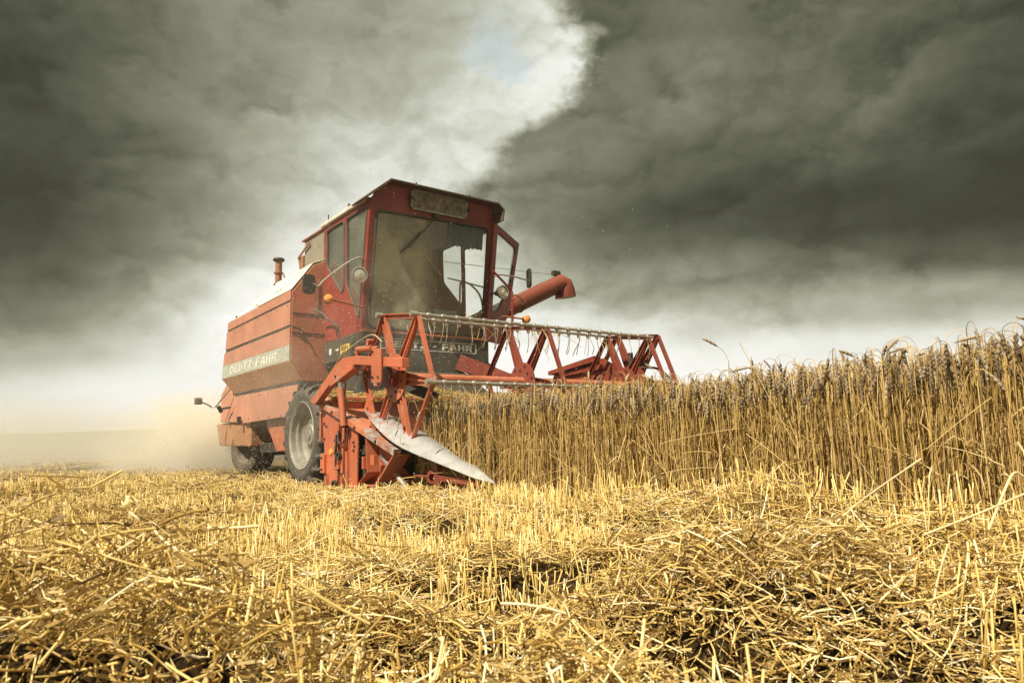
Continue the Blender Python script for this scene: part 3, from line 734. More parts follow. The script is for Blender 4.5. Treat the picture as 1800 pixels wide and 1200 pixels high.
def block_text(name, txt, c, rot, width, height, m, parent, shear=0.0, depth=0.003, gap=0.9):
    adv = []; x = 0
    for ch in txt:
        adv.append(x); x += (2.2 if ch == ' ' else 2.8 if ch == '-' else 5.1)+gap
    x -= gap; kx, ky = width/x, height/7.0; R3 = Matrix(rot).transposed(); c = Vector(c); nrm = R3 @ Vector((0, 0, depth))
    bm = BM()
    for a, ch in zip(adv, txt):
        if ch == ' ': continue
        g = GLYPH[ch]
        panel(bm, g[0], g[1:], lambda p, q: tuple(c+R3 @ Vector(((a+p+shear*q-x/2)*kx, (q-3.5)*ky, 0))), nrm)
    return mk(name, bm, m, parent)
ROT_SIDE = ((1, 0, 0), (0, 0, 1), (0, -1, 0))      # text x -> X, y -> Z, normal -> -Y
ROT_FRONT = ((0, 1, 0), (0, 0, 1), (1, 0, 0))      # text x -> Y, y -> Z, normal -> +X

# ---- body: grain tank and side covers
W = 2.5
sec = [(0.17, 1.37), (0.02, 1.66), (0.02, 2.60), (0.32, 3.02), (0.50, 3.10), (2.0, 3.10), (2.18, 3.02), (2.48, 2.60), (2.48, 1.66), (2.33, 1.37)]
bm = BM()
f0 = [bm.verts.new((-0.50, a, b)) for a, b in sec]
f1 = [bm.verts.new((-2.05, a, b)) for a, b in sec]
hip = [(0.17, 1.37, -3.55), (0.02, 1.66, -3.76), (0.02, 2.57, -3.56), (0.42, 2.86, -3.30), (0.60, 2.90, -3.25), (1.9, 2.90, -3.25), (2.08, 2.86, -3.30), (2.48, 2.57, -3.56), (2.48, 1.66, -3.76), (2.33, 1.37, -3.55)]
f2 = [bm.verts.new((u, a, b)) for a, b, u in hip]
bm.faces.new(f0); bm.faces.new(f2[::-1])
for A_, B_ in ((f0, f1), (f1, f2)):
    for i in range(10): bm.faces.new((A_[i], A_[(i+1) % 10], B_[(i+1) % 10], B_[i]))
body = mk('body', bm, M_reddust, CB, bevel=0.008)
# side cover sheets with black strips between them
bm = BM(); prism(bm, [(-0.51, 0, 2.49), (-0.51, 0, 2.625), (-3.55, 0, 2.585), (-3.575, 0, 2.46)], (0, 0.016, 0)); mk('side_cover', bm, M_pale, body, bevel=0.005)
bm = BM(); prism(bm, [(-0.51, -0.004, 2.135), (-0.51, -0.004, 2.455), (-3.58, -0.004, 2.43), (-3.645, -0.004, 2.13)], (0, 0.02, 0)); mk('side_cover', bm, M_pale, body, bevel=0.005)
bm = BM(); prism(bm, [(-0.51, -0.004, 1.865), (-0.51, -0.004, 2.10), (-3.70, -0.004, 2.08), (-3.76, -0.004, 1.865)], (0, 0.02, 0)); mk('side_cover', bm, M_pale, body, bevel=0.004)
bm = BM(); prism(bm, [(-0.51, -0.005, 1.645), (-0.51, -0.005, 1.864), (-3.762, -0.005, 1.864), (-3.80, -0.005, 1.645)], (0, 0.021, 0)); band = mk('stripe_band', bm, M_band, body, bevel=0.004)
bm = BM(); prism(bm, [(-0.505, -0.004, 1.642), (-3.80, -0.004, 1.642), (-3.60, 0.152, 1.385), (-0.505, 0.152, 1.385)], (0, 0.02, 0.012)); mk('lower_cover', bm, paint('dusty orange lower cover', (0.52, 0.20, 0.08), 0.45, 0.05), body, bevel=0.004)
bm = BM()
prism(bm, [(-0.52, 0.10, 2.458), (-0.52, 0.10, 2.488), (-3.56, 0.10, 2.457), (-3.58, 0.10, 2.433)], (0, -0.092, 0))
prism(bm, [(-0.52, 0.10, 2.103), (-0.52, 0.10, 2.132), (-3.64, 0.10, 2.127), (-3.66, 0.10, 2.083)], (0, -0.092, 0))
prism(bm, [(-0.55, 0.165, 1.385), (-3.58, 0.165, 1.385), (-3.55, 0.175, 1.335), (-0.55, 0.175, 1.335)], (0, 0.06, 0))
mk('gap_strip', bm, M_black, body)
block_text('lettering', 'DEUTZ-FAHR', (-2.17, -0.0052, 1.757), ROT_SIDE, 2.30, 0.128, M_letter, band, shear=0.10)
bm = BM()
for z in (1.835, 1.672): box(bm, (-3.40, -0.95), (-0.008, -0.005), (z, z+0.008))
mk('pinstripe', bm, M_letter, band)
bm = BM(); prism(bm, [(-0.60, 0.17, 1.333), (-3.60, 0.17, 1.333), (-3.10, 0.17, 0.865), (-1.15, 0.17, 0.905), (-0.80, 0.17, 1.10)], (0, 0.02, 0)); sk = mk('side_skirt', bm, M_pale, body, bevel=0.004)
# pale top covers (near slope and rear hip)
bm = BM(); prism(bm, [(-0.505, 0.015, 2.632), (-0.505, 0.315, 3.040), (-2.04, 0.315, 3.038), (-2.04, 0.015, 2.62)], (0, -0.010, 0.008)); prism(bm, [(-0.505, 0.318, 3.045), (-0.505, 0.50, 3.122), (-2.04, 0.50, 3.118), (-2.04, 0.318, 3.042)], (0, -0.006, 0.010)); tc = mk('tank_cover', bm, M_deck, body, bevel=0.003)
bm = BM(); prism(bm, [(-2.06, 0.012, 2.618), (-2.06, 0.312, 3.036), (-3.29, 0.415, 2.875), (-3.56, 0.012, 2.588)], (0, -0.010, 0.008)); mk('rear_cover', bm, M_deck, body, bevel=0.003)
bm = BM(); bolts(bm, [(-1.15, 0.10, 2.745), (-1.30, 0.10, 2.743), (-2.0, 0.28, 3.01), (-2.1, 0.05, 2.67), (-3.2, 0.05, 2.65), (-3.25, 0.38, 2.87), (-2.7, 0.34, 2.96)], (0, -0.8, 0.6), 0.018, 0.02); bolts(bm, [(-0.62-i*0.42, -0.004, 2.42-0.003*i) for i in range(8)]+[(-0.62-i*0.42, 0.17, 1.29) for i in range(7)]+[(-1.3-i*0.5, 0.17, 0.93) for i in range(4)], (0, -1, 0), 0.009, 0.008); mk('rivet', bm, M_dark, body)
# vertical seams of the front wall and hose clutter
bm = BM()
box(bm, (-0.50, -0.488), (0.03, 0.49), (2.30, 2.312)); box(bm, (-0.50, -0.486), (0.40, 0.412), (2.30, 2.75))
box(bm, (-0.50, -0.488), (0.02, 0.49), (2.03, 2.04))
tube(bm, curve_pts([(-0.47, 0.02, 2.11), (-0.46, 0.12, 2.08), (-0.47, 0.20, 2.00), (-0.46, 0.24, 1.9)]), 0.012, 6)
tube(bm, curve_pts([(-0.40, 0.30, 2.36), (-0.30, 0.36, 2.30), (-0.2, 0.42, 2.2), (0.0, 0.45, 2.10), (0.0, 0.46, 1.95)]), 0.014, 6)
mk('hose', bm, M_dark, body)
# exhaust
bm = BM(); tube(bm, [(-2.5, 0.50, 2.85), (-2.5, 0.50, 3.53)], 0.054, 16)
ex = mk('exhaust_pipe', bm, M_rusty, CB, smooth=True)
bm = BM(); lathe(bm, (-2.5, 0.50, 3.53), (0, 0, 1), [(0, 0.056), (0.0, 0.085), (0.02, 0.098), (0.05, 0.08), (0.07, 0.0)], 20); mk('exhaust_cap', bm, M_dark, ex, smooth=True)
bm = BM(); tube(bm, [(-2.5, 0.50, 3.32), (-2.5, 0.50, 3.34)], 0.08, 14); tube(bm, [(-2.44, 0.54, 3.33), (-2.25, 0.70, 2.9)], 0.012, 6); mk('stay_rod', bm, M_rusty, ex)
# tank extension screen behind the cab
bm = BM(); prism(bm, [(-0.60, 0.52, 3.12), (-0.60, 0.52, 3.60), (-1.36, 0.52, 3.60), (-1.36, 0.52, 3.12)], (0, 0.012, 0)); box(bm, (-1.375, -1.36), (0.52, 2.0), (3.12, 3.60))
scr = mk('tank_screen', bm, M_cage, CB)
bm = BM(); box(bm, (-1.44, -0.60), (0.49, 2.02), (3.602, 3.622)); mk('screen_lid', bm, M_rusty, scr)
bm = BM(); prism(bm, [(-1.39, 0.50, 3.12), (-1.39, 0.50, 3.38), (-1.60, 0.50, 3.38), (-1.52, 0.50, 3.10)], (0, 0.25, 0)); beam(bm, (-1.58, 0.49, 3.37), (-1.12, 0.49, 3.52), 0.02, 0.03); mk('bracket', bm, M_rusty, scr)

# rear hood and chopper shroud
bm = BM(); prism(bm, [(-3.50, 0.20, 1.95), (-3.85, 0.20, 1.90), (-4.25, 0.20, 1.60), (-4.62, 0.20, 1.42), (-4.60, 0.20, 0.92), (-3.0, 0.20, 0.86), (-3.0, 0.20, 1.9)], (0, 2.10, 0)); rh = mk('rear_hood', bm, M_pale, CB, bevel=0.02)
bm = BM(); tube(bm, [(-3.78, 0.14, 1.16), (-4.0, 0.06, 1.14)], 0.02, 8); tube(bm, [(-4.0, 0.0, 1.19), (-4.0, 0.06, 1.08)], 0.035, 8); box(bm, (-3.30, -3.22), (0.12, 0.17), (0.86, 0.98)); mk('latch', bm, M_dark, rh)
bm = BM(); prism(bm, [(-2.9, 0.24, 0.90), (-5.0, 0.24, 0.90), (-4.78, 0.24, 0.50), (-2.9, 0.24, 0.48)], (0, 2.02, 0)); mk('chopper_shroud', bm, paint('chaff crusted brown red', (0.30, 0.085, 0.035), 0.62, 0.1, dcol=(0.33, 0.22, 0.10)), CB, bevel=0.02)
bm = BM(); prism(bm, [(-2.35, 0.27, 0.93), (-0.9, 0.27, 0.93), (-1.1, 0.27, 0.42), (-1.75, 0.27, 0.40)], (0, 1.9, 0)); mk('grain_pan', bm, M_reddust, CB, bevel=0.02)
bm = BM()
beam(bm, (-3.6, 0.45, 0.44), (-0.3, 0.55, 0.50), 0.14, 0.16); beam(bm, (-3.6, 1.95, 0.44), (-0.3, 1.9, 0.50), 0.14, 0.16)
beam(bm, (-3.4, 0.5, 0.38), (-3.4, 2.0, 0.38), 0.14, 0.12); beam(bm, (0, 0.3, 0.63), (0, 2.2, 0.63), 0.22, 0.26)
box(bm, (-3.0, 0.2), (0.62, 1.85), (0.62, 1.4)); box(bm, (-0.50, 0.55), (0.55, 1.95), (1.05, 1.62)); box(bm, (0.1, 0.5), (0.6, 1.9), (0.75, 1.1))
tube(bm, [(-1.4, 0.30, 1.12), (-1.4, 0.42, 1.12)], 0.20, 24); tube(bm, [(-0.75, 0.30, 1.0), (-0.75, 0.42, 1.0)], 0.13, 20); tube(bm, [(-2.2, 0.30, 0.86), (-2.2, 0.36, 0.86)], 0.1, 18)
mk('chassis', bm, M_dark, CB, bevel=0.01)
# rear marker lamp on a bent rod
bm = BM(); tube(bm, curve_pts([(-3.70, 0.14, 1.50), (-3.95, 0.06, 1.33), (-4.2, -0.01, 1.18), (-4.2, -0.14, 1.23), (-4.2, -0.27, 1.28)], 5), 0.013, 8)
rl = mk('marker_lamp', bm, M_steel, CB, smooth=True)
bm = BM(); box(bm, (-4.22, -4.16), (-0.35, -0.22), (1.225, 1.345)); mk('lamp_housing', bm, M_cage, rl, bevel=0.02)

# ---- wheels
M_rimdk = plain('dirty brown rim', (0.11, 0.085, 0.055), 0.7, 0.0, dust=0.25, dcol=(0.20, 0.15, 0.08))
def wheel(name, c, R_, w, rr, side, lug, m_t, deep, m_r=None):
    m_r = m_r or M_rim
    """side=-1: outer face towards -Y"""
    cx, cy, cz = c; ax = (0, side, 0)
    bm = BM()      # hub, the part's own mesh
    o = w/2-deep
    lathe(bm, c, ax, [(o-0.05, rr*0.62), (o, rr*0.60), (o, rr*0.36), (o+0.045, rr*0.34), (o+0.06, rr*0.30), (o+0.062, rr*0.15), (o+0.075, rr*0.14), (o+0.075, 0)], 36)
    for k in range(8):
        t = k*math.pi/4; p = Vector((cx+math.cos(t)*rr*0.47, cy+side*o, cz+math.sin(t)*rr*0.47)); tube(bm, [p, p+Vector((0, side*0.025, 0))], rr*0.045, 6)
    wh = mk(name, bm, m_r, CB, smooth=True)
    bm = BM()      # rim with its stepped well
    h = w/2
    lathe(bm, c, ax, [(-h*0.8, rr*0.95), (h*0.80, rr*1.0), (h*0.93, rr*1.05), (h*0.96, rr*1.03), (h*0.86, rr*0.955), (h*0.60, rr*0.935), (h*0.52, rr*0.86), (h*0.30, rr*0.85), (h*0.24, rr*0.80), (o, rr*0.78), (o-0.02, rr*0.60)], 56)
    mk('rim', bm, m_r, wh, smooth=True, fix=False)
    bm = BM(); s = R_
    pr = [(-h*0.90, rr*1.0), (-h*1.0, rr*1.18), (-h*1.05, (rr+s)/2*1.02), (-h*0.98, s*0.90), (-h*0.80, s*0.965), (0, s*0.985), (h*0.80, s*0.965), (h*0.98, s*0.90), (h*1.05, (rr+s)/2*1.02), (h*1.0, rr*1.18), (h*0.90, rr*1.0)]
    lathe(bm, c, ax, pr, 64)
    if lug:
        nl = 20
        for k in range(nl):
            for sg in (-1, 1):
                t0 = 2*math.pi*(k+0.5*(sg > 0))/nl
                pts = []
                for q in range(5):
                    f = q/4.0; t = t0+0.24*(1-f); yy = sg*h*(0.02+0.98*f); rad = s*0.975-(0.06*s if q == 4 else 0)
                    pts.append((t, yy, rad))
                for q in range(4):
                    (ta, ya, ra), (tb, yb, rb_) = pts[q], pts[q+1]
                    P = lambda t, y, r: Vector((cx+math.cos(t)*r, cy+side*y, cz+math.sin(t)*r))
                    wd = 0.020/s
                    lo = [P(ta-wd*1.4, ya, ra-0.02), P(ta+wd*1.4, ya, ra-0.02), P(tb+wd*1.4, yb, rb_-0.02), P(tb-wd*1.4, yb, rb_-0.02)]
                    hi = [P(ta-wd, ya, ra+0.045), P(ta+wd, ya, ra+0.045), P(tb+wd, yb, rb_+0.045), P(tb-wd, yb, rb_+0.045)]
                    vs = [bm.verts.new(v) for v in lo+hi]
                    for fc in ((3,2,1,0),(4,5,6,7),(0,1,5,4),(1,2,6,5),(2,3,7,6),(3,0,4,7)): bm.faces.new([vs[i] for i in fc])
    else:
        for r_ in (-0.55, -0.2, 0.2, 0.55):
            lathe(bm, c, ax, [(h*r_-0.02, s*0.96), (h*r_-0.02, s*1.0), (h*r_+0.02, s*1.0), (h*r_+0.02, s*0.96)], 48)
    mk('tyre', bm, m_t, wh, smooth=True)
    return wh
wheel('front_wheel', (-0.06, 0.225, 0.63), 0.645, 0.45, 0.42, -1, True, M_rubber, 0.18)
wheel('front_wheel', (0, 2.275, 0.63), 0.645, 0.45, 0.42, 1, True, M_rubber, 0.18)
for yy, sd_ in ((0.50, -1), (2.0, 1)):
    rw = wheel('rear_wheel', (0, 0, 0), 0.43, 0.36, 0.22, sd_, False, M_rubber2, 0.14, M_rimdk)
    rw.location = (-3.62, yy, 0.42); rw.rotation_euler = (0, 0, math.radians(16))

# ---- cab
LEAN = 0.159
def wsx(z): return 0.65+(z-1.8)*LEAN
def fr(s, z): return (wsx(z), s, z)
CY0, CY1 = 0.50, 2.43
cabm = BM()
# near side wall with two windows
w1 = rounded([(-0.46, 3.53), (0.125, 3.53), (0.14, 2.58), (0.07, 2.53), (-0.44, 3.00)], 0.06)
w2 = rounded([(0.215, 3.53), (0.84, 3.53), (0.62, 2.12), (0.585, 2.12), (0.235, 2.60)], 0.06)
side = [(-0.58, 3.61), (0.93, 3.61), (0.655, 1.92), (-0.58, 1.92)]
panel(cabm, side, [w1, w2], lambda a, b: (a, CY0, b), (0, 0.035, 0))
# far side wall: mirrored rear window, door opening in front of the pillar
door_open = [(0.20, 3.50), (0.83, 3.50), (0.60, 2.00), (0.20, 2.00)]
panel(cabm, side, [w1, rounded(door_open, 0.05)], lambda a, b: (a, CY1, b), (0, -0.035, 0))
# windscreen frame
wso = [(CY0, 1.93), (CY0, 3.62), (0.70, 3.86), (2.38, 3.86), (CY1, 3.62), (CY1, 1.93)]
wsi = rounded([(0.595, 1.995), (0.595, 3.475), (2.345, 3.52), (2.375, 1.985)], 0.07)
panel(cabm, wso, [wsi], fr, (-0.035, 0, 0))
cab = mk('cab', cabm, M_reddk, CB, bevel=0.004)
# rubber seals
def ring(bm, loop, fn, r=0.014):
    P = [Vector(fn(a, b)) for a, b in loop]; P.append(P[0]); tube(bm, P, r, 6, caps=False)
bm = BM(); ring(bm, w1, lambda a, b: (a, CY0-0.002, b)); ring(bm, w2, lambda a, b: (a, CY0-0.002, b)); ring(bm, wsi, lambda a, b: (wsx(b)+0.004, a, b), 0.018); ring(bm, w1, lambda a, b: (a, CY1, b)); mk('window_seal', bm, M_rubseal, cab, smooth=True)
def pane(name, loop, fn, m, off, parent):
    bm = BM(); panel(bm, loop, [], fn, off); return mk(name, bm, m, parent)
pane('side_window', w1, lambda a, b: (a, CY0+0.012, b), M_side, (0, 0.005, 0), cab)
pane('side_window', w2, lambda a, b: (a, CY0+0.012, b), M_side, (0, 0.005, 0), cab)
pane('side_window', w1, lambda a, b: (a, CY1-0.012, b), M_doorg, (0, -0.005, 0), cab)
pane('windscreen', wsi, lambda a, b: (wsx(b)-0.012, a, b), M_wind, (-0.005, 0, 0), cab)
# lining, floor, rear wall with console, seat and steering
bm = BM(); box(bm, (-0.60, -0.56), (0.52, 2.41), (1.95, 3.60)); box(bm, (-0.55, 0.60), (0.54, 2.39), (1.93, 1.97)); box(bm, (-0.55, 0.85), (0.54, 2.39), (3.56, 3.60))
box(bm, (-0.54, 0.05), (1.95, 2.36), (1.97, 2.45))
mk('cab_lining', bm, M_inner, cab)
bm = BM(); box(bm, (-0.30, 0.12), (1.20, 1.68), (2.33, 2.45)); prism(bm, [(-0.32, 1.22, 2.42), (-0.18, 1.22, 2.42), (-0.30, 1.22, 3.02), (-0.38, 1.22, 3.02)], (0, 0.44, 0)); box(bm, (-0.25, 0.05), (1.30, 1.58), (1.97, 2.33)); mk('seat', bm, M_dark, cab, bevel=0.03)
bm = BM(); tube(bm, [(0.50, 1.44, 1.97), (0.36, 1.44, 2.68)], 0.05, 12); mk('steering_column', bm, M_reddust, cab, smooth=True)
bm = BM(); c0 = Vector((0.355, 1.44, 2.70)); ax = Vector((-0.25, 0, 1)).normalized(); a = ax.cross(Vector((0, 1, 0))).normalized(); b = ax.cross(a)
pts = [c0+(a*math.cos(t)+b*math.sin(t))*0.21 for t in [2*math.pi*k/28 for k in range(29)]]; tube(bm, pts, 0.016, 8, caps=False)
for t in (0, 2.1, 4.2): tube(bm, [c0, c0+(a*math.cos(t)+b*math.sin(t))*0.21], 0.012, 6)
mk('steering_wheel', bm, M_dark, cab, smooth=True)
bm = BM(); box(bm, (0.52, 0.60), (0.62, 1.10), (1.97, 2.35)); tube(bm, [(0.4, 0.9, 1.97), (0.3, 0.9, 2.55)], 0.014, 8); tube(bm, [(0.4, 1.0, 1.97), (0.25, 1.02, 2.50)], 0.014, 8); mk('lever_console', bm, M_reddust, cab)
bm = BM(); N_ = 26; top = []; bot = []
for i in range(N_+1):
    s_ = 1.74+0.60*i/N_; d_ = 0.018*math.sin(i*1.3); zb = 3.235+0.012*math.sin(i*2.2)-(0.03 if 11 < i < 17 else 0)
    top.append((0.80+d_, s_, 3.53)); bot.append((0.77+d_, s_, zb))
tv = [bm.verts.new(p) for p in top]; bv = [bm.verts.new(p) for p in bot]; tb = [bm.verts.new((p[0]-0.006, p[1], p[2])) for p in top]; bb = [bm.verts.new((p[0]-0.006, p[1], p[2])) for p in bot]
for i in range(N_):
    bm.faces.new((tv[i], tv[i+1], bv[i+1], bv[i])); bm.faces.new((tb[i+1], tb[i], bb[i], bb[i+1]))
mk('curtain', bm, M_curtain, cab, smooth=True)
# roof and visor
bm = BM(); prism(bm, [(-0.62, 0.46, 3.612), (-0.62, 0.46, 3.665), (0.84, 0.46, 3.665), (0.80, 0.46, 3.612)], (0, 2.01, 0)); roof = mk('roof', bm, M_roof, cab, bevel=0.012)
vis = [(0.445, 3.612), (0.70, 3.862), (2.39, 3.862), (2.47, 3.80), (2.45, 3.60)]
bm = BM()
sv = [(0.40, 3.60), (0.44, 3.645), (0.685, 3.885), (2.40, 3.885), (2.50, 3.80), (2.47, 3.60)]
inn = [(0.43, 3.60), (0.47, 3.635), (0.70, 3.866), (2.385, 3.866), (2.475, 3.79), (2.445, 3.60)]
for a_, x0, x1 in (((sv, inn), 0.55, 1.14),):
    o_, i_ = a_
    for k in range(len(o_)-1):
        zf = lambda q: q[1]
        quad = [o_[k], o_[k+1], i_[k+1], i_[k]]
        prism(bm, [(x0, q[0], q[1]-0.03*(q[1] > 3.7)) for q in quad], (x1-x0, 0, 0))
mk('roof_visor', bm, paint('brown edged visor', (0.07, 0.040, 0.024), 0.12, 0.1), cab)
bm = BM(); prism(bm, [(0.35, 0.72, 3.60), (0.55, 0.72, 3.83), (0.95, 0.72, 3.83), (0.94, 0.72, 3.60)], (0, 1.66, 0)); mk('roof_housing', bm, M_reddk, cab)
bm = BM(); bolts(bm, [(1.05, 1.1, 3.89), (1.05, 1.95, 3.89)], (0, 0, 1), 0.012, 0.02); tube(bm, curve_pts([(0.25, 0.52, 3.66), (0.25, 0.50, 3.72), (0.29, 0.50, 3.72), (0.29, 0.52, 3.68)]), 0.008, 6); tube(bm, [(-0.42, 0.5, 3.65), (-0.38, 0.48, 3.75)], 0.008, 6); mk('roof_fitting', bm, M_dark, roof)
# blank sign above the windscreen
bm = BM(); prism(bm, [fr(1.09, 3.60), fr(1.09, 3.80), fr(1.91, 3.81), fr(1.91, 3.605)], (0.05, 0, 0)); sg = mk('sign_plate', bm, M_sign, cab)
bm = BM()
for p, q in (((1.085, 3.595), (1.085, 3.805)), ((1.085, 3.805), (1.915, 3.815)), ((1.915, 3.815), (1.915, 3.60)), ((1.915, 3.60), (1.085, 3.595))):
    a_, b_ = Vector(fr(*p)), Vector(fr(*q)); beam(bm, a_+Vector((0.035, 0, 0)), b_+Vector((0.035, 0, 0)), 0.06, 0.016, (1, 0, 0))
mk('sign_frame', bm, plain('tarnished frame', (0.30, 0.27, 0.21), 0.5, 0.4), sg)
bm = BM(); bolts(bm, [(0.98, 1.04, 3.71), (0.98, 1.96, 3.71)], (1, 0, 0), 0.022, 0.05); tube(bm, [(0.99, 1.0, 3.70), (0.99, 1.09, 3.70)], 0.012, 6); tube(bm, [(0.99, 1.91, 3.70), (0.99, 1.99, 3.70)], 0.012, 6); mk('sign_bolt', bm, M_dark, sg)
# wiper
bm = BM(); box(bm, (0.93, 0.98), (1.42, 1.50), (3.52, 3.57)); beam(bm, (0.965, 1.45, 3.52), (0.895, 1.06, 3.05), 0.012, 0.022, (1, 0, 0)); beam(bm, (0.925, 1.22, 3.28), (0.86, 0.97, 2.98), 0.02, 0.03, (1, 0, 0)); mk('wiper', bm, M_rubseal, cab)
bm = BM(); tube(bm, [(0.86, 1.36, 2.98), (0.82, 1.62, 2.76)], 0.006, 6); mk('washer_tube', bm, M_steel, cab)
# platform skirt: black band with lettering, side plate with stickers
bm = BM(); prism(bm, [(0.645, 0.49, 1.655), (0.645, 0.49, 1.925), (0.645, 2.50, 1.925), (0.645, 2.50, 1.56), (0.645, 1.9, 1.40), (0.645, 1.35, 1.40)], (0.022, 0, 0)); fb = mk('front_band', bm, M_black, CB, bevel=0.004)
block_text('lettering', 'DEUTZ - FAHR', (0.6672, 1.530, 1.797), ROT_FRONT, 1.36, 0.088, M_white, fb)
bm = BM()
for z in (1.727, 1.860): box(bm, (0.666, 0.672), (0.78, 2.27), (z, z+0.008))
for y in (0.775, 2.270): box(bm, (0.666, 0.672), (y, y+0.008), (1.727, 1.868))
mk('plate_frame', bm, M_white, fb)
bm = BM(); prism(bm, [(-0.49, 0.475, 1.60), (-0.49, 0.475, 1.905), (0.643, 0.475, 1.925), (0.643, 0.475, 1.65)], (0, 0.02, 0)); sb = mk('side_band', bm, M_black, CB, bevel=0.004)
bm = BM(); prism(bm, [(0.10, 0.4725, 1.715), (0.10, 0.4725, 1.80), (0.38, 0.4725, 1.81), (0.38, 0.4725, 1.725), (0.18, 0.4725, 1.72), (0.10, 0.4725, 1.68)], (0, 0.002, 0)); st = mk('sticker', bm, M_yel, sb)
block_text('lettering', 'DEUFA', (0.24, 0.4722, 1.762), ROT_SIDE, 0.235, 0.062, M_blk, st, depth=0.0015)
bm = BM(); box(bm, (-0.28, -0.20), (0.4725, 0.4745), (1.72, 1.80)); box(bm, (-0.06, 0.04), (0.4725, 0.4745), (1.75, 1.775)); mk('sticker', bm, M_letter, sb)
bm = BM(); box(bm, (0.60, 0.70), (0.50, 2.46), (1.927, 1.955)); mk('sill', bm, M_reddust, CB)
# outer door, swung open about its leaning hinge
hg0, hg1 = Vector((wsx(1.92)+0.01, CY1+0.004, 1.92)), Vector((wsx(3.62)+0.01, CY1+0.004, 3.62)); hax = (hg1-hg0).normalized()
Rm = Matrix.Translation(hg0) @ Matrix.Rotation(math.radians(-66), 4, hax) @ Matrix.Translation(-hg0)
df = lambda a, b: tuple(Rm @ Vector((a, CY1+0.004, b)))
nrm = (Rm.to_3x3() @ Vector((0, 1, 0)))
do = [(wsx(3.62)+0.035, 3.62), (0.17, 3.56), (0.17, 2.55), (0.30, 1.95), (wsx(1.92)+0.035, 1.92)]
di = rounded([(0.85, 3.52), (0.25, 3.46), (0.25, 2.86), (0.50, 2.42), (0.66, 2.36)], 0.07)
bm = BM(); panel(bm, do, [di], df, nrm*0.03); dr = mk('cab_door', bm, M_reddk, CB, bevel=0.004)
bm = BM(); ring(bm, di, df, 0.016); mk('window_seal', bm, M_rubseal, dr, smooth=True)
pane('door_window', di, lambda a, b: tuple(Vector(df(a, b))+nrm*0.012), M_doorg, nrm*0.004, dr)
bm = BM(); h0 = Vector(df(0.40, 2.22)); tube(bm, [h0-nrm*0.03, Vector(df(0.56, 2.20))-nrm*0.03], 0.014, 8); mk('door_handle', bm, M_steel, dr)
# grab rails
bm = BM(); tube(bm, curve_pts([(-0.25, 2.62, 2.20), (-0.25, 2.62, 2.85), (-0.18, 2.62, 2.98), (0.10, 2.62, 2.86), (0.34, 2.62, 2.60), (0.40, 2.62, 2.1), (0.42, 2.62, 1.6)]), 0.016, 8, caps=True); tube(bm, [(-0.5, 2.56, 3.10), (0.62, 2.56, 2.72)], 0.012, 8); mk('grab_rail', bm, M_steel, CB, smooth=True)
bm = BM(); tube(bm, [(0.95, 2.40, 2.90), (0.95, 2.72, 2.66), (0.95, 2.74, 2.60), (0.95, 2.72, 1.75)], 0.018, 8); mk('guard_rail', bm, M_reddk, CB, smooth=True)
# mirrors
bm = BM(); tube(bm, curve_pts([(0.74, 0.49, 2.86), (0.74, 0.43, 2.87), (0.72, 0.25, 2.76), (0.70, 0.0, 2.54), (0.70, -0.06, 2.47), (0.70, -0.10, 2.44), (0.70, -0.15, 2.47)], 5), 0.011, 8); bm_ = bm
mr = mk('mirror', bm, M_steel, CB, smooth=True)
bm = BM(); panel(bm, rounded([(-0.27, 2.34), (-0.27, 2.58), (-0.115, 2.58), (-0.115, 2.34)], 0.06), [], lambda a, b: (0.69, a, b), (-0.04, 0, 0)); mk('mirror_head', bm, M_dark, mr, bevel=0.01)
bm = BM(); tube(bm, curve_pts([(0.95, 2.42, 2.82), (0.95, 2.52, 2.86), (0.95, 2.8, 2.86), (0.95, 3.05, 2.84), (0.95, 3.10, 2.88)], 5), 0.012, 8); mr = mk('mirror', bm, M_steel, CB, smooth=True)
bm = BM(); a0 = Vector((0.95, 3.04, 2.87)); dv = Vector((-0.90, 0.42, 0)).normalized(); panel(bm, rounded([(-0.10, -0.14), (-0.10, 0.14), (0.10, 0.14), (0.10, -0.14)], 0.07), [], lambda a, b: tuple(a0+dv*a+Vector((0, 0, b))), Vector((0.42, 0.90, 0))*0.035); mk('mirror_head', bm, M_dark, mr, bevel=0.01)
# headlights
for (x, y, z, hy, tl) in ((0.90, 0.365, 2.60, 0.50, 0.0), (0.95, 2.56, 2.61, 2.44, 0.25)):
    bm = BM(); axd = Vector((1, -0.15+tl, -0.02)).normalized(); c = Vector((x, y, z)); lathe(bm, c, axd, [(-0.16, 0.0), (-0.15, 0.03), (-0.09, 0.05), (-0.03, 0.092), (0.0, 0.098), (0.012, 0.098), (0.012, 0.085)], 28); tube(bm, [c-axd*0.08, (x-0.12, hy, z-0.01)], 0.016, 8)
    hl = mk('headlight', bm, M_dark if y > 1 else M_steel, CB, smooth=True)
    bm = BM(); lathe(bm, c, axd, [(0.006, 0.088), (0.018, 0.075), (0.026, 0.045), (0.030, 0.0)], 28); mk('lens', bm, M_lens, hl, smooth=True)
    bm = BM(); lathe(bm, c, axd, [(0.010, 0.099), (0.026, 0.101), (0.028, 0.088), (0.018, 0.086)], 28); mk('lamp_ring', bm, M_steel, hl, smooth=True)
    bm = BM(); lathe(bm, c, axd, [(0.028, 0.016), (0.034, 0.012), (0.036, 0.0)], 16); mk('bulb_cap', bm, M_steel, hl, smooth=True)
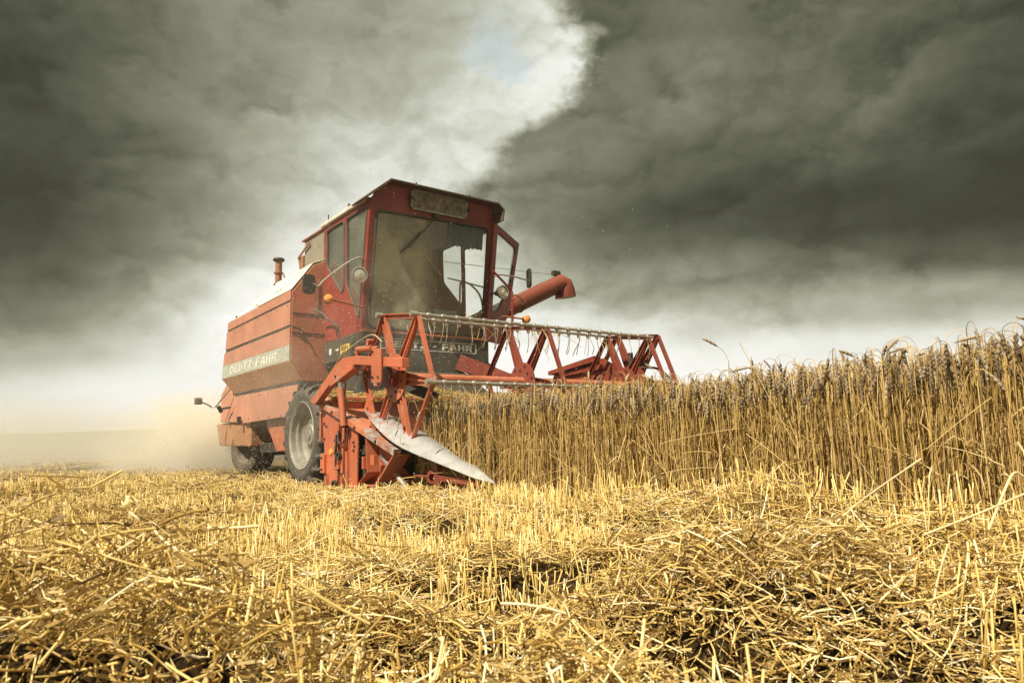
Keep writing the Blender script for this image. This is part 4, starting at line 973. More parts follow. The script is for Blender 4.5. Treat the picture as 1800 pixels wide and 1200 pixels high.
# turn signals on stalks
for (p, q) in (((0.72, 0.50, 2.23), (0.90, -0.03, 2.255)), ((0.95, 2.55, 2.255), (0.95, 3.0, 2.25))):
    bm = BM(); q = Vector(q); tube(bm, [p, q], 0.013, 8); lathe(bm, q, (1, 0, 0), [(-0.07, 0), (-0.06, 0.05), (0.0, 0.06), (0.01, 0.06)], 18); ts = mk('turn_signal', bm, M_reddust, CB, smooth=True)
    bm = BM(); lathe(bm, q, (1, 0, 0), [(0.008, 0.058), (0.03, 0.050), (0.045, 0.0)], 18); mk('lens', bm, M_amber, ts, smooth=True)
# ladder platform and dark belly on the far side
bm = BM(); box(bm, (-0.5, 0.60), (2.45, 3.0), (1.44, 1.48)); box(bm, (0.56, 0.60), (2.50, 3.0), (1.30, 1.48))
beam(bm, (0.5, 2.52, 1.62), (1.05, 3.0, 1.12), 0.05, 0.10); mk('step_platform', bm, M_red_shaded, CB)
bm = BM(); prism(bm, [(0.3, 0.8, 1.55), (0.75, 0.8, 1.42), (1.55, 0.8, 0.95), (1.55, 0.8, 0.25), (1.0, 0.8, 0.35), (0.2, 0.8, 0.9)], (0, 1.3, 0)); mk('feeder_house', bm, M_dark, CB, bevel=0.015)
bm = BM(); beam(bm, (0.70, 1.95, 1.60), (1.5, 2.75, 1.12), 0.03, 0.22); beam(bm, (0.72, 2.1, 1.46), (1.45, 2.85, 1.06), 0.25, 0.03); mk('drive_shield', bm, M_red_shaded, CB)
# unloading auger
A0, A1 = Vector((-0.1, 2.60, 2.22)), Vector((-0.1, 4.56, 3.15)); dA = (A1-A0).normalized()
bm = BM(); tube(bm, [A0, A1], 0.148, 28); ua = mk('unloading_auger', bm, M_red_shaded, CB, smooth=True)
bm = BM(); k0 = A1-dA*0.03; up = Vector((0, 0, 1)); tube(bm, [k0, k0+dA*0.10, k0+dA*0.17+Vector((0, 0, -0.05)), k0+dA*0.20+Vector((0, 0, -0.15)), k0+dA*0.22+Vector((0, 0, -0.30))], [0.155, 0.158, 0.17, 0.18, 0.19], 10); mk('spout', bm, M_red_shaded, ua, smooth=True)
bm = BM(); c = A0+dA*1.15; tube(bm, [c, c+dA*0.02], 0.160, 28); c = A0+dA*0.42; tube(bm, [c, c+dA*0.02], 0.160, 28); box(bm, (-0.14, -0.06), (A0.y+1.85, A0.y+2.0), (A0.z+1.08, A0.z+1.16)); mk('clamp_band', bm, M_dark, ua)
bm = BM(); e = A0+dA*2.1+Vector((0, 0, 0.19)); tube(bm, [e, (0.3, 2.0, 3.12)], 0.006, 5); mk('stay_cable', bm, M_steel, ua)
bm = BM(); box(bm, (-0.40, 0.15), (2.40, 2.75), (1.75, 2.35)); mk('auger_elbow', bm, M_red_shaded, ua, bevel=0.06)

# ---- header
HS0, HS1 = -0.35, 2.87
bm = BM()
# trough back wall, floor, top deck
box(bm, (1.74, 1.76), (HS0+0.02, HS1), (0.16, 0.985)); box(bm, (1.38, 1.74), (HS0+0.02, HS1), (0.945, 0.965)); box(bm, (1.40, 1.44), (HS0+0.02, HS1), (0.55, 0.944))
box(bm, (1.72, 1.80), (HS0+0.02, HS1), (0.986, 1.02))
box(bm, (1.76, 2.95), (HS0+0.02, HS1), (0.12, 0.14)); box(bm, (1.6, 1.74), (HS0, HS1), (0.10, 0.22))
header = mk('header', bm, M_redhead_lit, CB, bevel=0.004)
bm = BM(); box(bm, (2.93, 3.02), (HS0+0.03, HS1), (0.10, 0.125))
for i in range(42):
    y = HS0+0.08+i*0.0762; prism(bm, [(3.0, y-0.012, 0.10), (3.0, y+0.012, 0.10), (3.12, y, 0.105)], (0, 0, 0.02))
mk('cutter_bar', bm, M_steel, header)
bm = BM(); tube(bm, [(2.22, HS0+0.03, 0.42), (2.22, HS1-0.02, 0.42)], 0.16, 24)
def flight(bm, y0, y1, sgn):
    n = int(abs(y1-y0)*40); prev = None
    for i in range(n+1):
        f = i/n; y = y0+(y1-y0)*f; t = sgn*f*abs(y1-y0)/0.42*2*math.pi
        a = [bm.verts.new((2.22+math.cos(t)*r, y, 0.42+math.sin(t)*r)) for r in (0.155, 0.27)]
        if prev: bm.faces.new((prev[0], prev[1], a[1], a[0]))
        prev = a
flight(bm, HS0+0.05, 1.0, 1); flight(bm, HS1-0.05, 1.5, -1); mk('feed_auger', bm, M_dark, header, smooth=True)
# near end plate with ribs, cavity and mechanism
bm = BM(); prism(bm, [(1.46, HS0, 0.98), (1.52, HS0, 0.88), (1.66, HS0, 0.10), (1.95, HS0, 0.06), (1.98, HS0, 0.80)], (0, 0.02, 0))
prism(bm, [(2.22, HS0, 0.70), (2.42, HS0, 0.65), (2.40, HS0, 0.06), (2.12, HS0, 0.06)], (0, 0.02, 0))
prism(bm, [(2.44, HS0+0.10, 0.66), (2.44, HS0+0.10, 0.06), (3.0, HS0+0.10, 0.06), (3.10, HS0+0.10, 0.48)], (0, 0.02, 0))
prism(bm, [(1.42, HS0, 1.0), (1.42, HS0+0.5, 1.0), (1.98, HS0+0.33, 0.975), (2.45, HS0+0.13, 0.70), (2.45, HS0, 0.66)], (0, 0, -0.012))
ep = mk('end_plate', bm, M_redhead_lit, header, bevel=0.004)
bm = BM(); prism(bm, [(1.93, HS0+0.07, 0.80), (1.93, HS0+0.07, 0.05), (2.46, HS0+0.07, 0.05), (2.46, HS0+0.07, 0.62)], (0, 0.02, 0)); mk('cavity_shade_plate', bm, M_dark, ep)  # dark sheet whose colour stands in for shade inside the end plate
bm = BM()
beam(bm, (2.03, HS0-0.01, 0.74), (2.00, HS0-0.01, 0.10), 0.05, 0.06, (0, 1, 0)); beam(bm, (2.16, HS0-0.015, 0.68), (2.11, HS0-0.015, 0.08), 0.05, 0.045, (0, 1, 0))
beam(bm, (2.20, HS0-0.01, 0.45), (2.22, HS0-0.01, 0.06), 0.05, 0.03, (0, 1, 0))
prism(bm, [(1.56, HS0-0.03, 0.42), (1.66, HS0-0.03, 0.42), (1.66, HS0-0.03, 0.22), (1.56, HS0-0.03, 0.22)], (0, 0.03, 0))
box(bm, (1.95, 2.08), (HS0-0.05, HS0-0.02), (0.27, 0.31)); box(bm, (2.47, 2.50), (HS0+0.02, HS0+0.1), (0.28, 0.40))
mk('stiffener', bm, M_redhead_lit, ep, bevel=0.004)
bm = BM()
lathe(bm, (2.10, HS0-0.05, 0.41), (0, -1, 0), [(0, 0.045), (0.02, 0.045), (0.02, 0.022), (0, 0.022)], 18); lathe(bm, (2.02, HS0-0.05, 0.12), (0, -1, 0), [(0, 0.045), (0.03, 0.045), (0.03, 0.025), (0, 0.025)], 18)
tube(bm, curve_pts([(2.05, HS0-0.04, 0.66), (2.09, HS0-0.06, 0.55), (2.20, HS0-0.06, 0.53), (2.25, HS0-0.05, 0.62), (2.22, HS0-0.04, 0.70)]), 0.008, 6)
tube(bm, curve_pts([(2.0, HS0-0.05, 0.50), (2.05, HS0-0.07, 0.44), (2.06, HS0-0.07, 0.52), (2.03, HS0-0.06, 0.58)]), 0.009, 6)
tube(bm, [(2.01, HS0-0.05, 0.30), (2.02, HS0-0.05, 0.62)], 0.010, 6)
bolts(bm, [(1.60, HS0, 0.74), (1.66, HS0, 0.71), (1.60, HS0, 0.58), (1.61, HS0-0.03, 0.38), (1.61, HS0-0.03, 0.26), (1.98, HS0-0.04, 0.56), (1.98, HS0-0.04, 0.43), (2.14, HS0-0.04, 0.40), (2.13, HS0-0.04, 0.23), (2.34, HS0, 0.54), (2.36, HS0, 0.50), (2.34, HS0, 0.46)], (0, -1, 0), 0.012, 0.015)
mk('linkage', bm, M_dark, ep, smooth=False)
bm = BM(); lathe(bm, (1.78, HS0, 0.44), (0, -1, 0), [(0, 0.035), (0.012, 0.032), (0.02, 0)], 16); mk('reflector', bm, M_amber, ep, smooth=True)
bm = BM(); prism(bm, [(1.36, HS0-0.045, 1.035), (1.36, HS0-0.045, 0.985), (3.24, HS0-0.045, 0.415), (3.24, HS0-0.045, 0.465)], (0, 0.013, 0)); prism(bm, [(1.36, HS0-0.045, 1.036), (1.36, HS0+0.065, 1.036), (3.24, HS0+0.065, 0.466), (3.24, HS0-0.045, 0.466)], (0, 0, 0.010))
rail = mk('top_rail', bm, paint('worn rail', (0.50, 0.125, 0.055), 0.16, 0.65), header, bevel=0.004)
bm = BM(); bolts(bm, [(1.9, HS0-0.045, 0.85), (2.45, HS0-0.045, 0.68), (2.9, HS0-0.045, 0.545)], (0, -1, 0), 0.014, 0.014); mk('rail_bolt', bm, M_dark, rail)
# bent front sheet below the rail
bm = BM()
strip = [(3.23, 0.42), (2.98, 0.22), (2.78, 0.09), (2.42, 0.05)]
for i in range(3):
    a_, b_ = strip[i], strip[i+1]; prism(bm, [(a_[0], HS0-0.035, a_[1]), (b_[0], HS0-0.035, b_[1]), (b_[0], HS0+0.13, b_[1]), (a_[0], HS0+0.13, a_[1])], (-0.008, 0, 0.012))
st2 = [(2.66, 0.62), (2.70, 0.26), (2.46, 0.12)]
for i in range(2):
    a_, b_ = st2[i], st2[i+1]; prism(bm, [(a_[0], HS0-0.03, a_[1]), (b_[0], HS0-0.03, b_[1]), (b_[0], HS0+0.1, b_[1]), (a_[0], HS0+0.1, a_[1])], (-0.01, 0, 0.0))
box(bm, (2.74, 2.82), (HS0-0.02, HS0+0.02), (0.33, 0.42)); mk('front_bracket', bm, M_redhead_lit, header)
bm = BM(); tube(bm, [(2.72, HS0+0.12, 0.40), (2.95, HS0+0.10, 0.30)], 0.040, 12); tube(bm, [(2.92, HS0+0.10, 0.31), (3.12, HS0+0.09, 0.20)], 0.026, 12); tube(bm, [(3.10, HS0+0.09, 0.21), (3.33, HS0+0.09, 0.07)], 0.030, 12); mk('drive_rod', bm, M_steel, header, smooth=True)
# straw lodged on the header deck is added below as stuff
# silver crop divider
secs = [((2.64, -0.36, 0.80), (2.32, -0.20, 0.865), (2.35, 0.05, 0.80)),
        ((2.86, -0.385, 0.68), (2.62, -0.20, 0.825), (2.60, 0.07, 0.70)),
        ((3.25, -0.39, 0.495), (2.97, -0.19, 0.745), (3.0, 0.06, 0.56)),
        ((3.83, -0.345, 0.375), (3.55, -0.19, 0.57), (3.55, 0.0, 0.42)),
        ((4.30, -0.30, 0.265), (4.12, -0.21, 0.36), (4.12, -0.12, 0.28)),
        ((4.36, -0.295, 0.255), (4.20, -0.21, 0.362), (4.20, -0.12, 0.27)),
        ((4.46, -0.275, 0.235), (4.32, -0.22, 0.325), (4.34, -0.15, 0.245)),
        ((4.57, -0.262, 0.225), (4.57, -0.26, 0.230), (4.57, -0.258, 0.226))]
bm = BM(); rows_ = []
for a_, r_, c_ in secs:
    a_, r_, c_ = Vector(a_), Vector(r_), Vector(c_); pts = []
    for k in range(7):
        t = k/6.0; ctrl = r_+Vector((0, 0, 0.045))*min(1, (r_-c_).length*5)
        pts.append(a_*(1-t)**2+ctrl*2*t*(1-t)+c_*t*t+(r_-(a_*0.25+ctrl*0.5+c_*0.25))*(4*t*(1-t)))
    rows_.append([bm.verts.new(p) for p in pts])
for i in range(len(rows_)-1):
    for k in range(6): bm.faces.new((rows_[i][k], rows_[i][k+1], rows_[i+1][k+1], rows_[i+1][k]))
dv_ = mk('crop_divider', bm, M_silver, header, smooth=True)
sm = dv_.modifiers.new('thick', 'SOLIDIFY'); sm.thickness = 0.006; sm.offset = -1
ss_ = dv_.modifiers.new('sub', 'SUBSURF'); ss_.levels = 1; ss_.render_levels = 2
bm = BM()
tube(bm, [(3.30, -0.22, 0.24), (3.62, -0.22, 0.24)], 0.010, 8); beam(bm, (3.62, -0.22, 0.24), (4.30, -0.25, 0.215), 0.03, 0.05)
lathe(bm, (3.66, -0.24, 0.24), (0.5, -0.85, 0), [(-0.02, 0.030), (-0.02, 0.058), (0.02, 0.058), (0.02, 0.030)], 20)
beam(bm, (3.68, -0.22, 0.50), (3.72, -0.22, 0.05), 0.05, 0.07); beam(bm, (4.0, -0.22, 0.24), (4.0, -0.22, 0.09), 0.03, 0.05)
beam(bm, (3.50, -0.26, 0.05), (4.10, -0.26, 0.10), 0.07, 0.025); beam(bm, (4.10, -0.26, 0.10), (4.36, -0.26, 0.21), 0.06, 0.022); beam(bm, (4.12, -0.25, 0.13), (4.32, -0.25, 0.23), 0.02, 0.03)
beam(bm, (3.20, -0.15, 0.12), (3.70, -0.20, 0.10), 0.04, 0.04)
mk('divider_frame', bm, M_red_shaded, header, bevel=0.004)
# far end plate with drive covers
bm = BM(); prism(bm, [(1.40, HS1, 1.0), (1.70, HS1, 1.40), (2.60, HS1, 1.50), (3.0, HS1, 1.28), (3.3, HS1, 0.5), (2.6, HS1, 0.08), (1.6, HS1, 0.08)], (0, 0.03, 0)); mk('end_plate', bm, M_red_shaded, header)
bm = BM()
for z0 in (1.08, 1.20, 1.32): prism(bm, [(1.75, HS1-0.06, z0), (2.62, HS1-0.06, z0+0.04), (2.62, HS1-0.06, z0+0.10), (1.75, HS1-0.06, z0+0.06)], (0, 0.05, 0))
prism(bm, [(1.66, HS1-0.10, 1.36), (1.66, HS1-0.10, 1.41), (2.55, HS1-0.10, 1.53), (2.55, HS1-0.10, 1.46)], (0, 0.12, 0)); mk('belt_cover', bm, M_red_shaded, header)
bm = BM(); tube(bm, [(3.05, HS1+0.03, 1.3), (3.05, HS1+0.03, 1.52)], 0.03, 10); tube(bm, curve_pts([(3.1, HS1+0.1, 1.34), (3.4, HS1+0.1, 1.30), (3.6, HS1+0.1, 1.15)]), 0.015, 6); mk('hydraulic_hose', bm, M_dark, header)
# near reel arm with cylinders
AY = -0.43
bm = BM()
P_ = [Vector((1.53, AY, 0.985)), Vector((2.20, AY, 1.285)), Vector((2.44, AY, 1.335)), Vector((2.98, AY, 1.275)), Vector((3.52, AY, 1.205))]
arm_prof = [(1.47, 0.985), (2.12, 1.315), (2.28, 1.365), (2.42, 1.372), (2.62, 1.362), (3.53, 1.250), (3.53, 1.165), (2.62, 1.275), (2.36, 1.278), (2.20, 1.235), (1.60, 0.940)]
prism(bm, [(a_, AY-0.035, b_) for a_, b_ in arm_prof], (0, 0.075, 0)); ra = mk('reel_arm', bm, M_redhead_lit, CB, bevel=0.006)
bm = BM(); prism(bm, [(1.98, AY-0.045, 1.175), (2.40, AY-0.045, 1.285), (2.56, AY-0.045, 1.275), (2.56, AY-0.045, 1.235), (2.02, AY-0.045, 1.10)], (0, 0.095, 0)); prism(bm, [(3.00, AY-0.062, 1.385), (3.19, AY-0.062, 1.365), (3.19, AY-0.062, 1.075), (3.13, AY-0.062, 1.035), (3.06, AY-0.062, 1.035), (3.00, AY-0.062, 1.085)], (0, 0.022, 0)); ab = mk('bearing_bracket', bm, M_redhead_lit, ra, bevel=0.006)
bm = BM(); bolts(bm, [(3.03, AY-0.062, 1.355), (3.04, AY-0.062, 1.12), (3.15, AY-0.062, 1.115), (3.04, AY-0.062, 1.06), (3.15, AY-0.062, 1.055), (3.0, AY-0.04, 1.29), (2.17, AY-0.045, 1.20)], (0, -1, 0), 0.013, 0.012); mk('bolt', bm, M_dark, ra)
bm = BM(); tube(bm, [(2.60, AY, 1.425), (2.90, AY, 1.405)], 0.030, 14); beam(bm, (2.58, AY, 1.37), (2.57, AY, 1.45), 0.03, 0.03); tube(bm, [(2.90, AY, 1.405), (3.02, AY, 1.40)], 0.014, 10); beam(bm, (2.84, AY, 1.44), (2.86, AY, 1.49), 0.06, 0.05); mk('adjuster_cylinder', bm, M_redhead_lit, ra, smooth=True)
bm = BM(); tube(bm, [(2.19, AY, 1.08), (2.27, AY, 0.70)], 0.034, 16); tube(bm, [(2.175, AY, 1.20), (2.18, AY, 1.14)], 0.034, 12); lc = mk('lift_cylinder', bm, M_redhead_lit, ra, smooth=True)
bm = BM(); tube(bm, [(2.18, AY, 1.15), (2.19, AY, 1.07)], 0.024, 14); mk('piston_rod', bm, M_chrome, lc, smooth=True)
bm = BM(); tube(bm, curve_pts([(1.95, AY, 1.26), (2.2, AY, 1.40), (2.6, AY, 1.50), (2.9, AY-0.0, 1.53), (3.1, AY, 1.44)]), 0.008, 6); tube(bm, curve_pts([(2.0, AY+0.1, 1.06), (1.98, AY+0.1, 1.18), (2.04, AY+0.1, 1.22), (2.08, AY+0.1, 1.12), (2.06, AY+0.1, 1.0)]), 0.012, 6); mk('hose', bm, M_tine, ra, smooth=True)
bm = BM(); tube(bm, [(1.46, AY+0.05, 0.985), (1.62, AY+0.15, 0.99), (1.78, AY+0.5, 1.0)], 0.035, 12); mk('pivot_tube', bm, M_reddust, ra, smooth=True)
bm = BM(); beam(bm, (2.30, -0.05, 1.22), (2.75, 0.35, 0.95), 0.04, 0.10); beam(bm, (2.34, -0.05, 1.27), (2.80, 0.35, 1.0), 0.05, 0.012); mk('brace', bm, M_dark, ra)

# ---- reel
RC = Vector((3.09, 0, 1.118)); RR = 0.655; TH0 = math.radians(-7.5)
vtx = [(RC.x+RR*math.cos(TH0+k*math.pi/3), RC.z+RR*math.sin(TH0+k*math.pi/3)) for k in range(6)]
bm = BM(); tube(bm, [(RC.x, -0.34, RC.z), (RC.x, 3.0, RC.z)], 0.050, 24); reel = mk('reel', bm, M_redhead_lit, CB, smooth=True)
bm = BM(); tube(bm, [(RC.x, -0.40, RC.z), (RC.x, -0.31, RC.z)], 0.085, 20); tube(bm, [(RC.x, -0.375, RC.z), (RC.x, -0.36, RC.z)], 0.105, 20); mk('reel_bearing', bm, M_red_shaded, reel, smooth=True)
def spider(y, disc, m, th=0.0):
    bm = BM()
    vt = [(RC.x+RR*math.cos(TH0+th+k*math.pi/3), RC.z+RR*math.sin(TH0+th+k*math.pi/3)) for k in range(6)]
    for k in range(6):
        vx, vz = vt[k]; d = Vector((vx-RC.x, 0, vz-RC.z)).normalized(); n = Vector((-d.z, 0, d.x))
        p0 = Vector((RC.x, y, RC.z))+d*0.15; p1 = Vector((vx, y, vz))-d*0.01
        # tapered channel: web and two flanges
        prism(bm, [p0+n*0.062, p1+n*0.030, p1-n*0.030, p0-n*0.062], (0, 0.006, 0))
        for sg_ in (1, -1): prism(bm, [p0+n*sg_*0.062, p1+n*sg_*0.030, p1+n*sg_*0.024, p0+n*sg_*0.056], (0, -0.028, 0))
        prism(bm, [p0+n*0.012, p1+n*0.004, p1-n*0.004, p0-n*0.012], (0, -0.020, 0))
        qx, qz = vt[(k+1) % 6]; q = Vector((qx, y, qz)); pv = Vector((vx, y, vz))
        mid = (Vector((RC.x, y, RC.z))-(pv+q)/2).normalized()
        prism(bm, [pv-mid*0.022, q-mid*0.022, q+mid*0.022, pv+mid*0.022], (0, 0.006, 0)); prism(bm, [pv-mid*0.022, q-mid*0.022, q-mid*0.014, pv-mid*0.014], (0, -0.034, 0)); prism(bm, [pv+mid*0.022, q+mid*0.022, q+mid*0.016, pv+mid*0.016], (0, -0.018, 0))
    sp = mk('spoke_frame', bm, m, reel, bevel=0.0)
    bm = BM(); tube(bm, [(RC.x, y-0.035, RC.z), (RC.x, y-0.022, RC.z)], disc, 40)
    hd_ = mk('hub_disc', bm, m, reel)
    bm = BM()
    for k in range(12):
        t = k*math.pi/6+0.2; rr_ = disc*0.82 if k % 2 == 0 else disc*0.62; p = (RC.x+math.cos(t)*rr_, y-0.035, RC.z+math.sin(t)*rr_); tube(bm, [p, (p[0], y-0.045, p[2])], 0.012, 6)
    mk('disc_bolt', bm, M_dark, reel)
M_reel_lit = paint('lit red reel enamel', (0.47, 0.108, 0.045), 0.10, 0.35)  # lit copy for the near reel frame; far frames take the shaded red
spider(-0.27, 0.215, M_reel_lit); spider(1.22, 0.205, M_red_shaded); spider(2.74, 0.215, M_red_shaded)
# outer end star behind, slightly turned
RC_keep = RC.copy(); RC = Vector((3.03, 0, 1.16)); spider(2.98, 0.20, M_red_shaded, math.radians(0)); RC = RC_keep
tprng = random.Random(3)
hidden = BM()
for k, (vx, vz) in enumerate(vtx):
    d = Vector((vx-RC.x, 0, vz-RC.z)).normalized(); bx, bz = vx+d.x*0.012, vz+d.z*0.012
    bm = BM(); tube(bm, [(bx, -0.33, bz), (bx, 2.80, bz)], 0.0165, 12)
    n = 20
    for i in range(n):
        y = -0.18+i*0.152
        tube(bm, [(bx, y-0.016, bz), (bx, y+0.016, bz)], 0.0235, 10)
        box(bm, (bx-0.012, bx+0.014), (y-0.012, y+0.012), (bz-0.045, bz-0.01))
    tube(bm, [(bx, -0.36, bz), (bx, -0.30, bz)], 0.025, 12)
    tb_ = mk('tine_bar', bm, M_steel, reel, smooth=True)
    for i in range(n):
        if k in (0, 1, 2) and tprng.random() < 0.07: continue
        y = -0.18+i*0.152; j = tprng.gauss(0, 0.028); j2 = tprng.gauss(0, 0.022)
        bt = BM() if k in (0, 1, 2) else hidden
        tube(bt, curve_pts([(bx+0.006, y, bz-0.03), (bx+0.008, y, bz-0.10), (bx-0.004+j, y+j2*0.5, bz-0.18), (bx-0.035+j, y+j2, bz-0.255)], 4), 0.0042, 5)
        if k in (0, 1, 2): mk('spring_tine', bt, M_tine, tb_, smooth=True)
mk('spring_tines', hidden, M_tine, reel)['kind'] = 'stuff'

# ---- straw caught on the machine
def lodged():
    n = 5200; parts = []
    u = rng.uniform(1.15, 1.80, n); s = rng.uniform(-0.30, 2.8, n)
    hgt = 0.26*np.exp(-((u-1.5)/0.26)**2)*(0.4+vnoise(s*3, u*2, 5)); z = 0.965+hgt*rng.uniform(0, 1, n)
    k = u > 1.36; u, s, z = u[k], s[k], z[k]; n = len(u)
    az = rng.uniform(0, 2*np.pi, n); L = rng.uniform(0.06, 0.26, n); pt = rng.normal(0, 0.25, n)
    d = np.stack([np.cos(az)*np.cos(pt), np.sin(az)*np.cos(pt), np.sin(pt)], 1); c = np.stack([u, s, z], 1)
    t = np.linspace(-0.5, 0.5, 4); P = c[:, None]+d[:, None]*(L[:, None]*t)[:, :, None]; P[:, :, 2] -= (L[:, None]*0.5)*t**2; P[:, :, 2] = np.maximum(P[:, :, 2], 0.97)
    P[:, :, 1] = np.maximum(P[:, :, 1], -0.36)
    parts.append((strands(P, np.full((n, 4), 0.0026), 3, rng.uniform(0, 0.7, n)), 0))
    o = mesh_np('straw_pile', parts, [M_straw], CB); o['kind'] = 'stuff'
    # wisps hanging from the reel bars
    n = 46; k = rng.integers(0, 3, n); s = rng.uniform(0.1, 2.7, n); s[:16] = rng.normal(1.0, 0.12, 16); c = np.array([[vtx[i][0], 0, vtx[i][1]] for i in k]); c[:, 1] = s
    d = rng.normal(0, 1, (n, 3)); d[:, 2] = -np.abs(d[:, 2])*1.3; d /= np.linalg.norm(d, axis=1, keepdims=True); L = rng.uniform(0.10, 0.38, n)
    t = np.linspace(-0.25, 0.9, 6); P = c[:, None]+d[:, None]*(L[:, None]*t)[:, :, None]; P[:, :, 2] -= (L[:, None]*0.4)*t**2
    parts = [(strands(P, np.full((n, 6), 0.0024), 4, rng.uniform(0.1, 0.8, n)), 0)]
    o = mesh_np('straw_wisps', parts, [M_straw], reel); o['kind'] = 'stuff'
lodged()
# ------------------------------------------------------------------ long single straws that stand out
def stalk(label, pts, r=0.0026, rnd=0.8):
    bm = BM(); tube(bm, curve_pts(pts, 5), r, 8)
    me_m = M_long
    o = mk('straw_stalk', bm, me_m, smooth=True); tag(o, label, 'straw stalk', group='long straws lying over the stubble'); return o
M_long = plain('long dry straw', (0.62, 0.48, 0.24), 0.45)
stalk('long pale straw leaning steeply in front of the wheat', [(0.78, 1.95, 0.20), (0.95, 2.0, 0.33), (1.20, 2.07, 0.46)])
stalk('pale straw with a torn flat tip standing between two longer straws', [(1.25, 1.88, 0.28), (1.33, 1.90, 0.40), (1.36, 1.91, 0.425), (1.38, 1.91, 0.415)], 0.0034)
stalk('long straw slanting gently upward across the dark wheat base', [(1.0, 1.75, 0.29), (1.25, 1.80, 0.36), (1.55, 1.86, 0.46)], 0.0030)
stalk('straight pale straw sticking straight up out of a dark hollow', [(0.86, 1.52, 0.08), (0.90, 1.55, 0.20), (0.945, 1.56, 0.30)], 0.0024)

# ------------------------------------------------------------------ airborne chaff and dust
M_fleck = straw_mat('chaff flecks', [(0.0, (0.5, 0.38, 0.2)), (1.0, (0.92, 0.86, 0.70))], transl=0.5)
def build_chaff():
    def flecks(c, size):
        n = len(c); d = rng.normal(size=(n, 3)); d /= np.linalg.norm(d, axis=1, keepdims=True)
        P = np.stack([c-d*size[:, None]*1.2, c, c+d*size[:, None]*1.2], 1); R = np.stack([size*0.3, size*0.75, size*0.25], 1)
        return strands(P, R, 3, rng.uniform(0.4, 1.0, n))
    pts = []
    n = 4600; u = rng.normal(1.2, 1.3, n); s = rng.uniform(-1.1, 2.6, n); z = np.abs(rng.normal(1.0, 0.9, n)); pts.append((u, s, z))
    n = 3600; u = rng.normal(-1.6, 1.6, n); s = rng.uniform(-1.0, 0.3, n); z = rng.uniform(0.05, 2.4, n)**1.0; pts.append((u, s, z))
    n = 15000; u = -3.4-np.abs(rng.normal(0, 2.6, n)); s = rng.uniform(-1.5, 3.4, n); z = np.abs(rng.normal(0.25, 0.28, n)); pts.append((u, s, z))
    u = np.concatenate([p[0] for p in pts]); s = np.concatenate([p[1] for p in pts]); z = np.concatenate([p[2] for p in pts])
    k = (z > 0.03) & (u < 4.2); u, s, z = u[k], s[k], z[k]
    x, y = to_world(u, s); c = np.stack([x, y, z], 1)
    o = mesh_np('chaff', [(flecks(c, rng.uniform(0.0018, 0.0058, len(u))), 0)], [M_fleck], smooth=False); tag(o, kind='stuff')
    tag(o, 'bright chaff flecks flying in the air around the machine', 'chaff')
build_chaff()

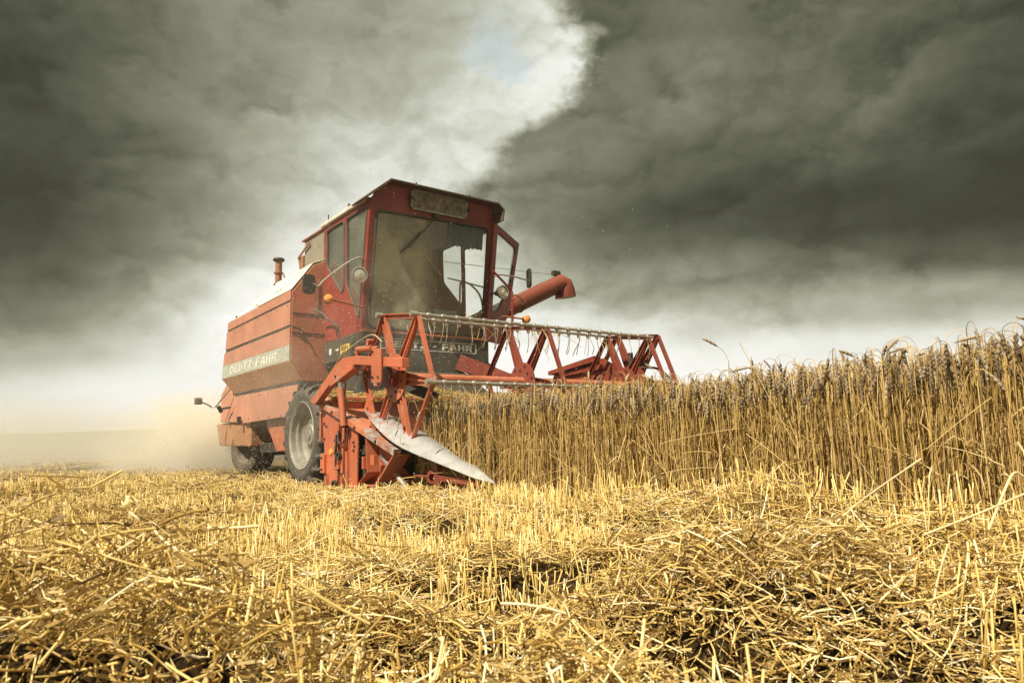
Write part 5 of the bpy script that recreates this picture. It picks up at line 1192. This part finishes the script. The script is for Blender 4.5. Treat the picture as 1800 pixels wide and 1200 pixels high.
def dust(name, loc, scale, rotz, dens, nscale, thr, col, label, power=1.5, aniso=0.0):
    bm = BM(); bmesh.ops.create_icosphere(bm, subdivisions=3, radius=1.0)
    m = bpy.data.materials.new(name+' vapour'); m.use_nodes = True; T = NT(m.node_tree); T.n.remove(T.n['Principled BSDF']); out = T.n['Material Output']
    oc = T.new('ShaderNodeTexCoord').outputs['Object']
    ln = T.new('ShaderNodeVectorMath', operation='LENGTH', inp={0: oc}).outputs['Value']
    fall = T.math('POWER', T.math('SUBTRACT', 1.0, ln, clamp=True), power)
    geo = T.new('ShaderNodeNewGeometry').outputs['Position']
    n = T.noise(geo, nscale, 3, 0.6, 0.4).outputs['Fac']
    d = T.math('MULTIPLY', T.math('MULTIPLY', fall, T.mapr(n, thr, thr+0.3, 0.15, 1.0)), dens)
    pv = T.new('ShaderNodeVolumePrincipled'); pv.inputs['Color'].default_value = (*col, 1); T.l.new(d, pv.inputs['Density']); pv.inputs['Anisotropy'].default_value = aniso
    T.l.new(pv.outputs[0], out.inputs['Volume'])
    o = mk(name, bm, m, fix=False); o.location = loc; o.scale = scale; o.rotation_euler = (0, 0, rotz)
    tag(o, label, 'dust cloud', kind='stuff'); return o
yz = math.atan2(FW[1], FW[0])
def wl(u, s, z): x, y = to_world(u, s); return (x, y, z)
DC = (0.76, 0.72, 0.61)
dust('dust_cloud', wl(-14.0, -3.0, 0.2), (13.0, 8.0, 1.7), yz, 0.30, 0.45, 0.36, DC, 'low pale golden dust layer spread over the field behind the machine', 0.9)
dust('dust_cloud', wl(-6.6, 0.4, 0.35), (3.2, 2.2, 1.45), yz, 5.0, 0.9, 0.44, (0.92, 0.86, 0.72), 'dense billowing dust plume rolling out behind the rear wheels', 1.2)
dust('dust_cloud', wl(1.1, 0.3, 1.7), (1.6, 1.6, 1.9), yz, 0.34, 1.9, 0.46, DC, 'thin dust drifting in front of the cab and tank', 1.1)
dust('dust_cloud', wl(-0.2, -0.3, 1.35), (1.9, 0.7, 0.8), yz, 0.36, 1.9, 0.42, DC, 'dust swirling over the near front wheel', 1.1)
bm = BM(); box(bm, (-3200, 3200), (-1200, 3200), (-3.0, 9.0))
hz = bpy.data.materials.new('thin bright haze'); hz.use_nodes = True; T = NT(hz.node_tree); T.n.remove(T.n['Principled BSDF'])
pv = T.new('ShaderNodeVolumePrincipled'); pv.inputs['Color'].default_value = (0.95, 0.94, 0.90, 1); pv.inputs['Density'].default_value = 0.0012; pv.inputs['Anisotropy'].default_value = 0.2
T.l.new(pv.outputs[0], T.n['Material Output'].inputs['Volume'])
tag(mk('haze', bm, hz), kind='stuff')
S.cycles.volume_step_rate = 1.6; S.cycles.volume_max_steps = 96; S.cycles.volume_preview_step_rate = 2
S.cycles.max_bounces = 8; S.cycles.diffuse_bounces = 3; S.cycles.glossy_bounces = 3; S.cycles.transmission_bounces = 6; S.cycles.transparent_max_bounces = 12; S.cycles.volume_bounces = 3
S.cycles.sample_clamp_indirect = 6.0
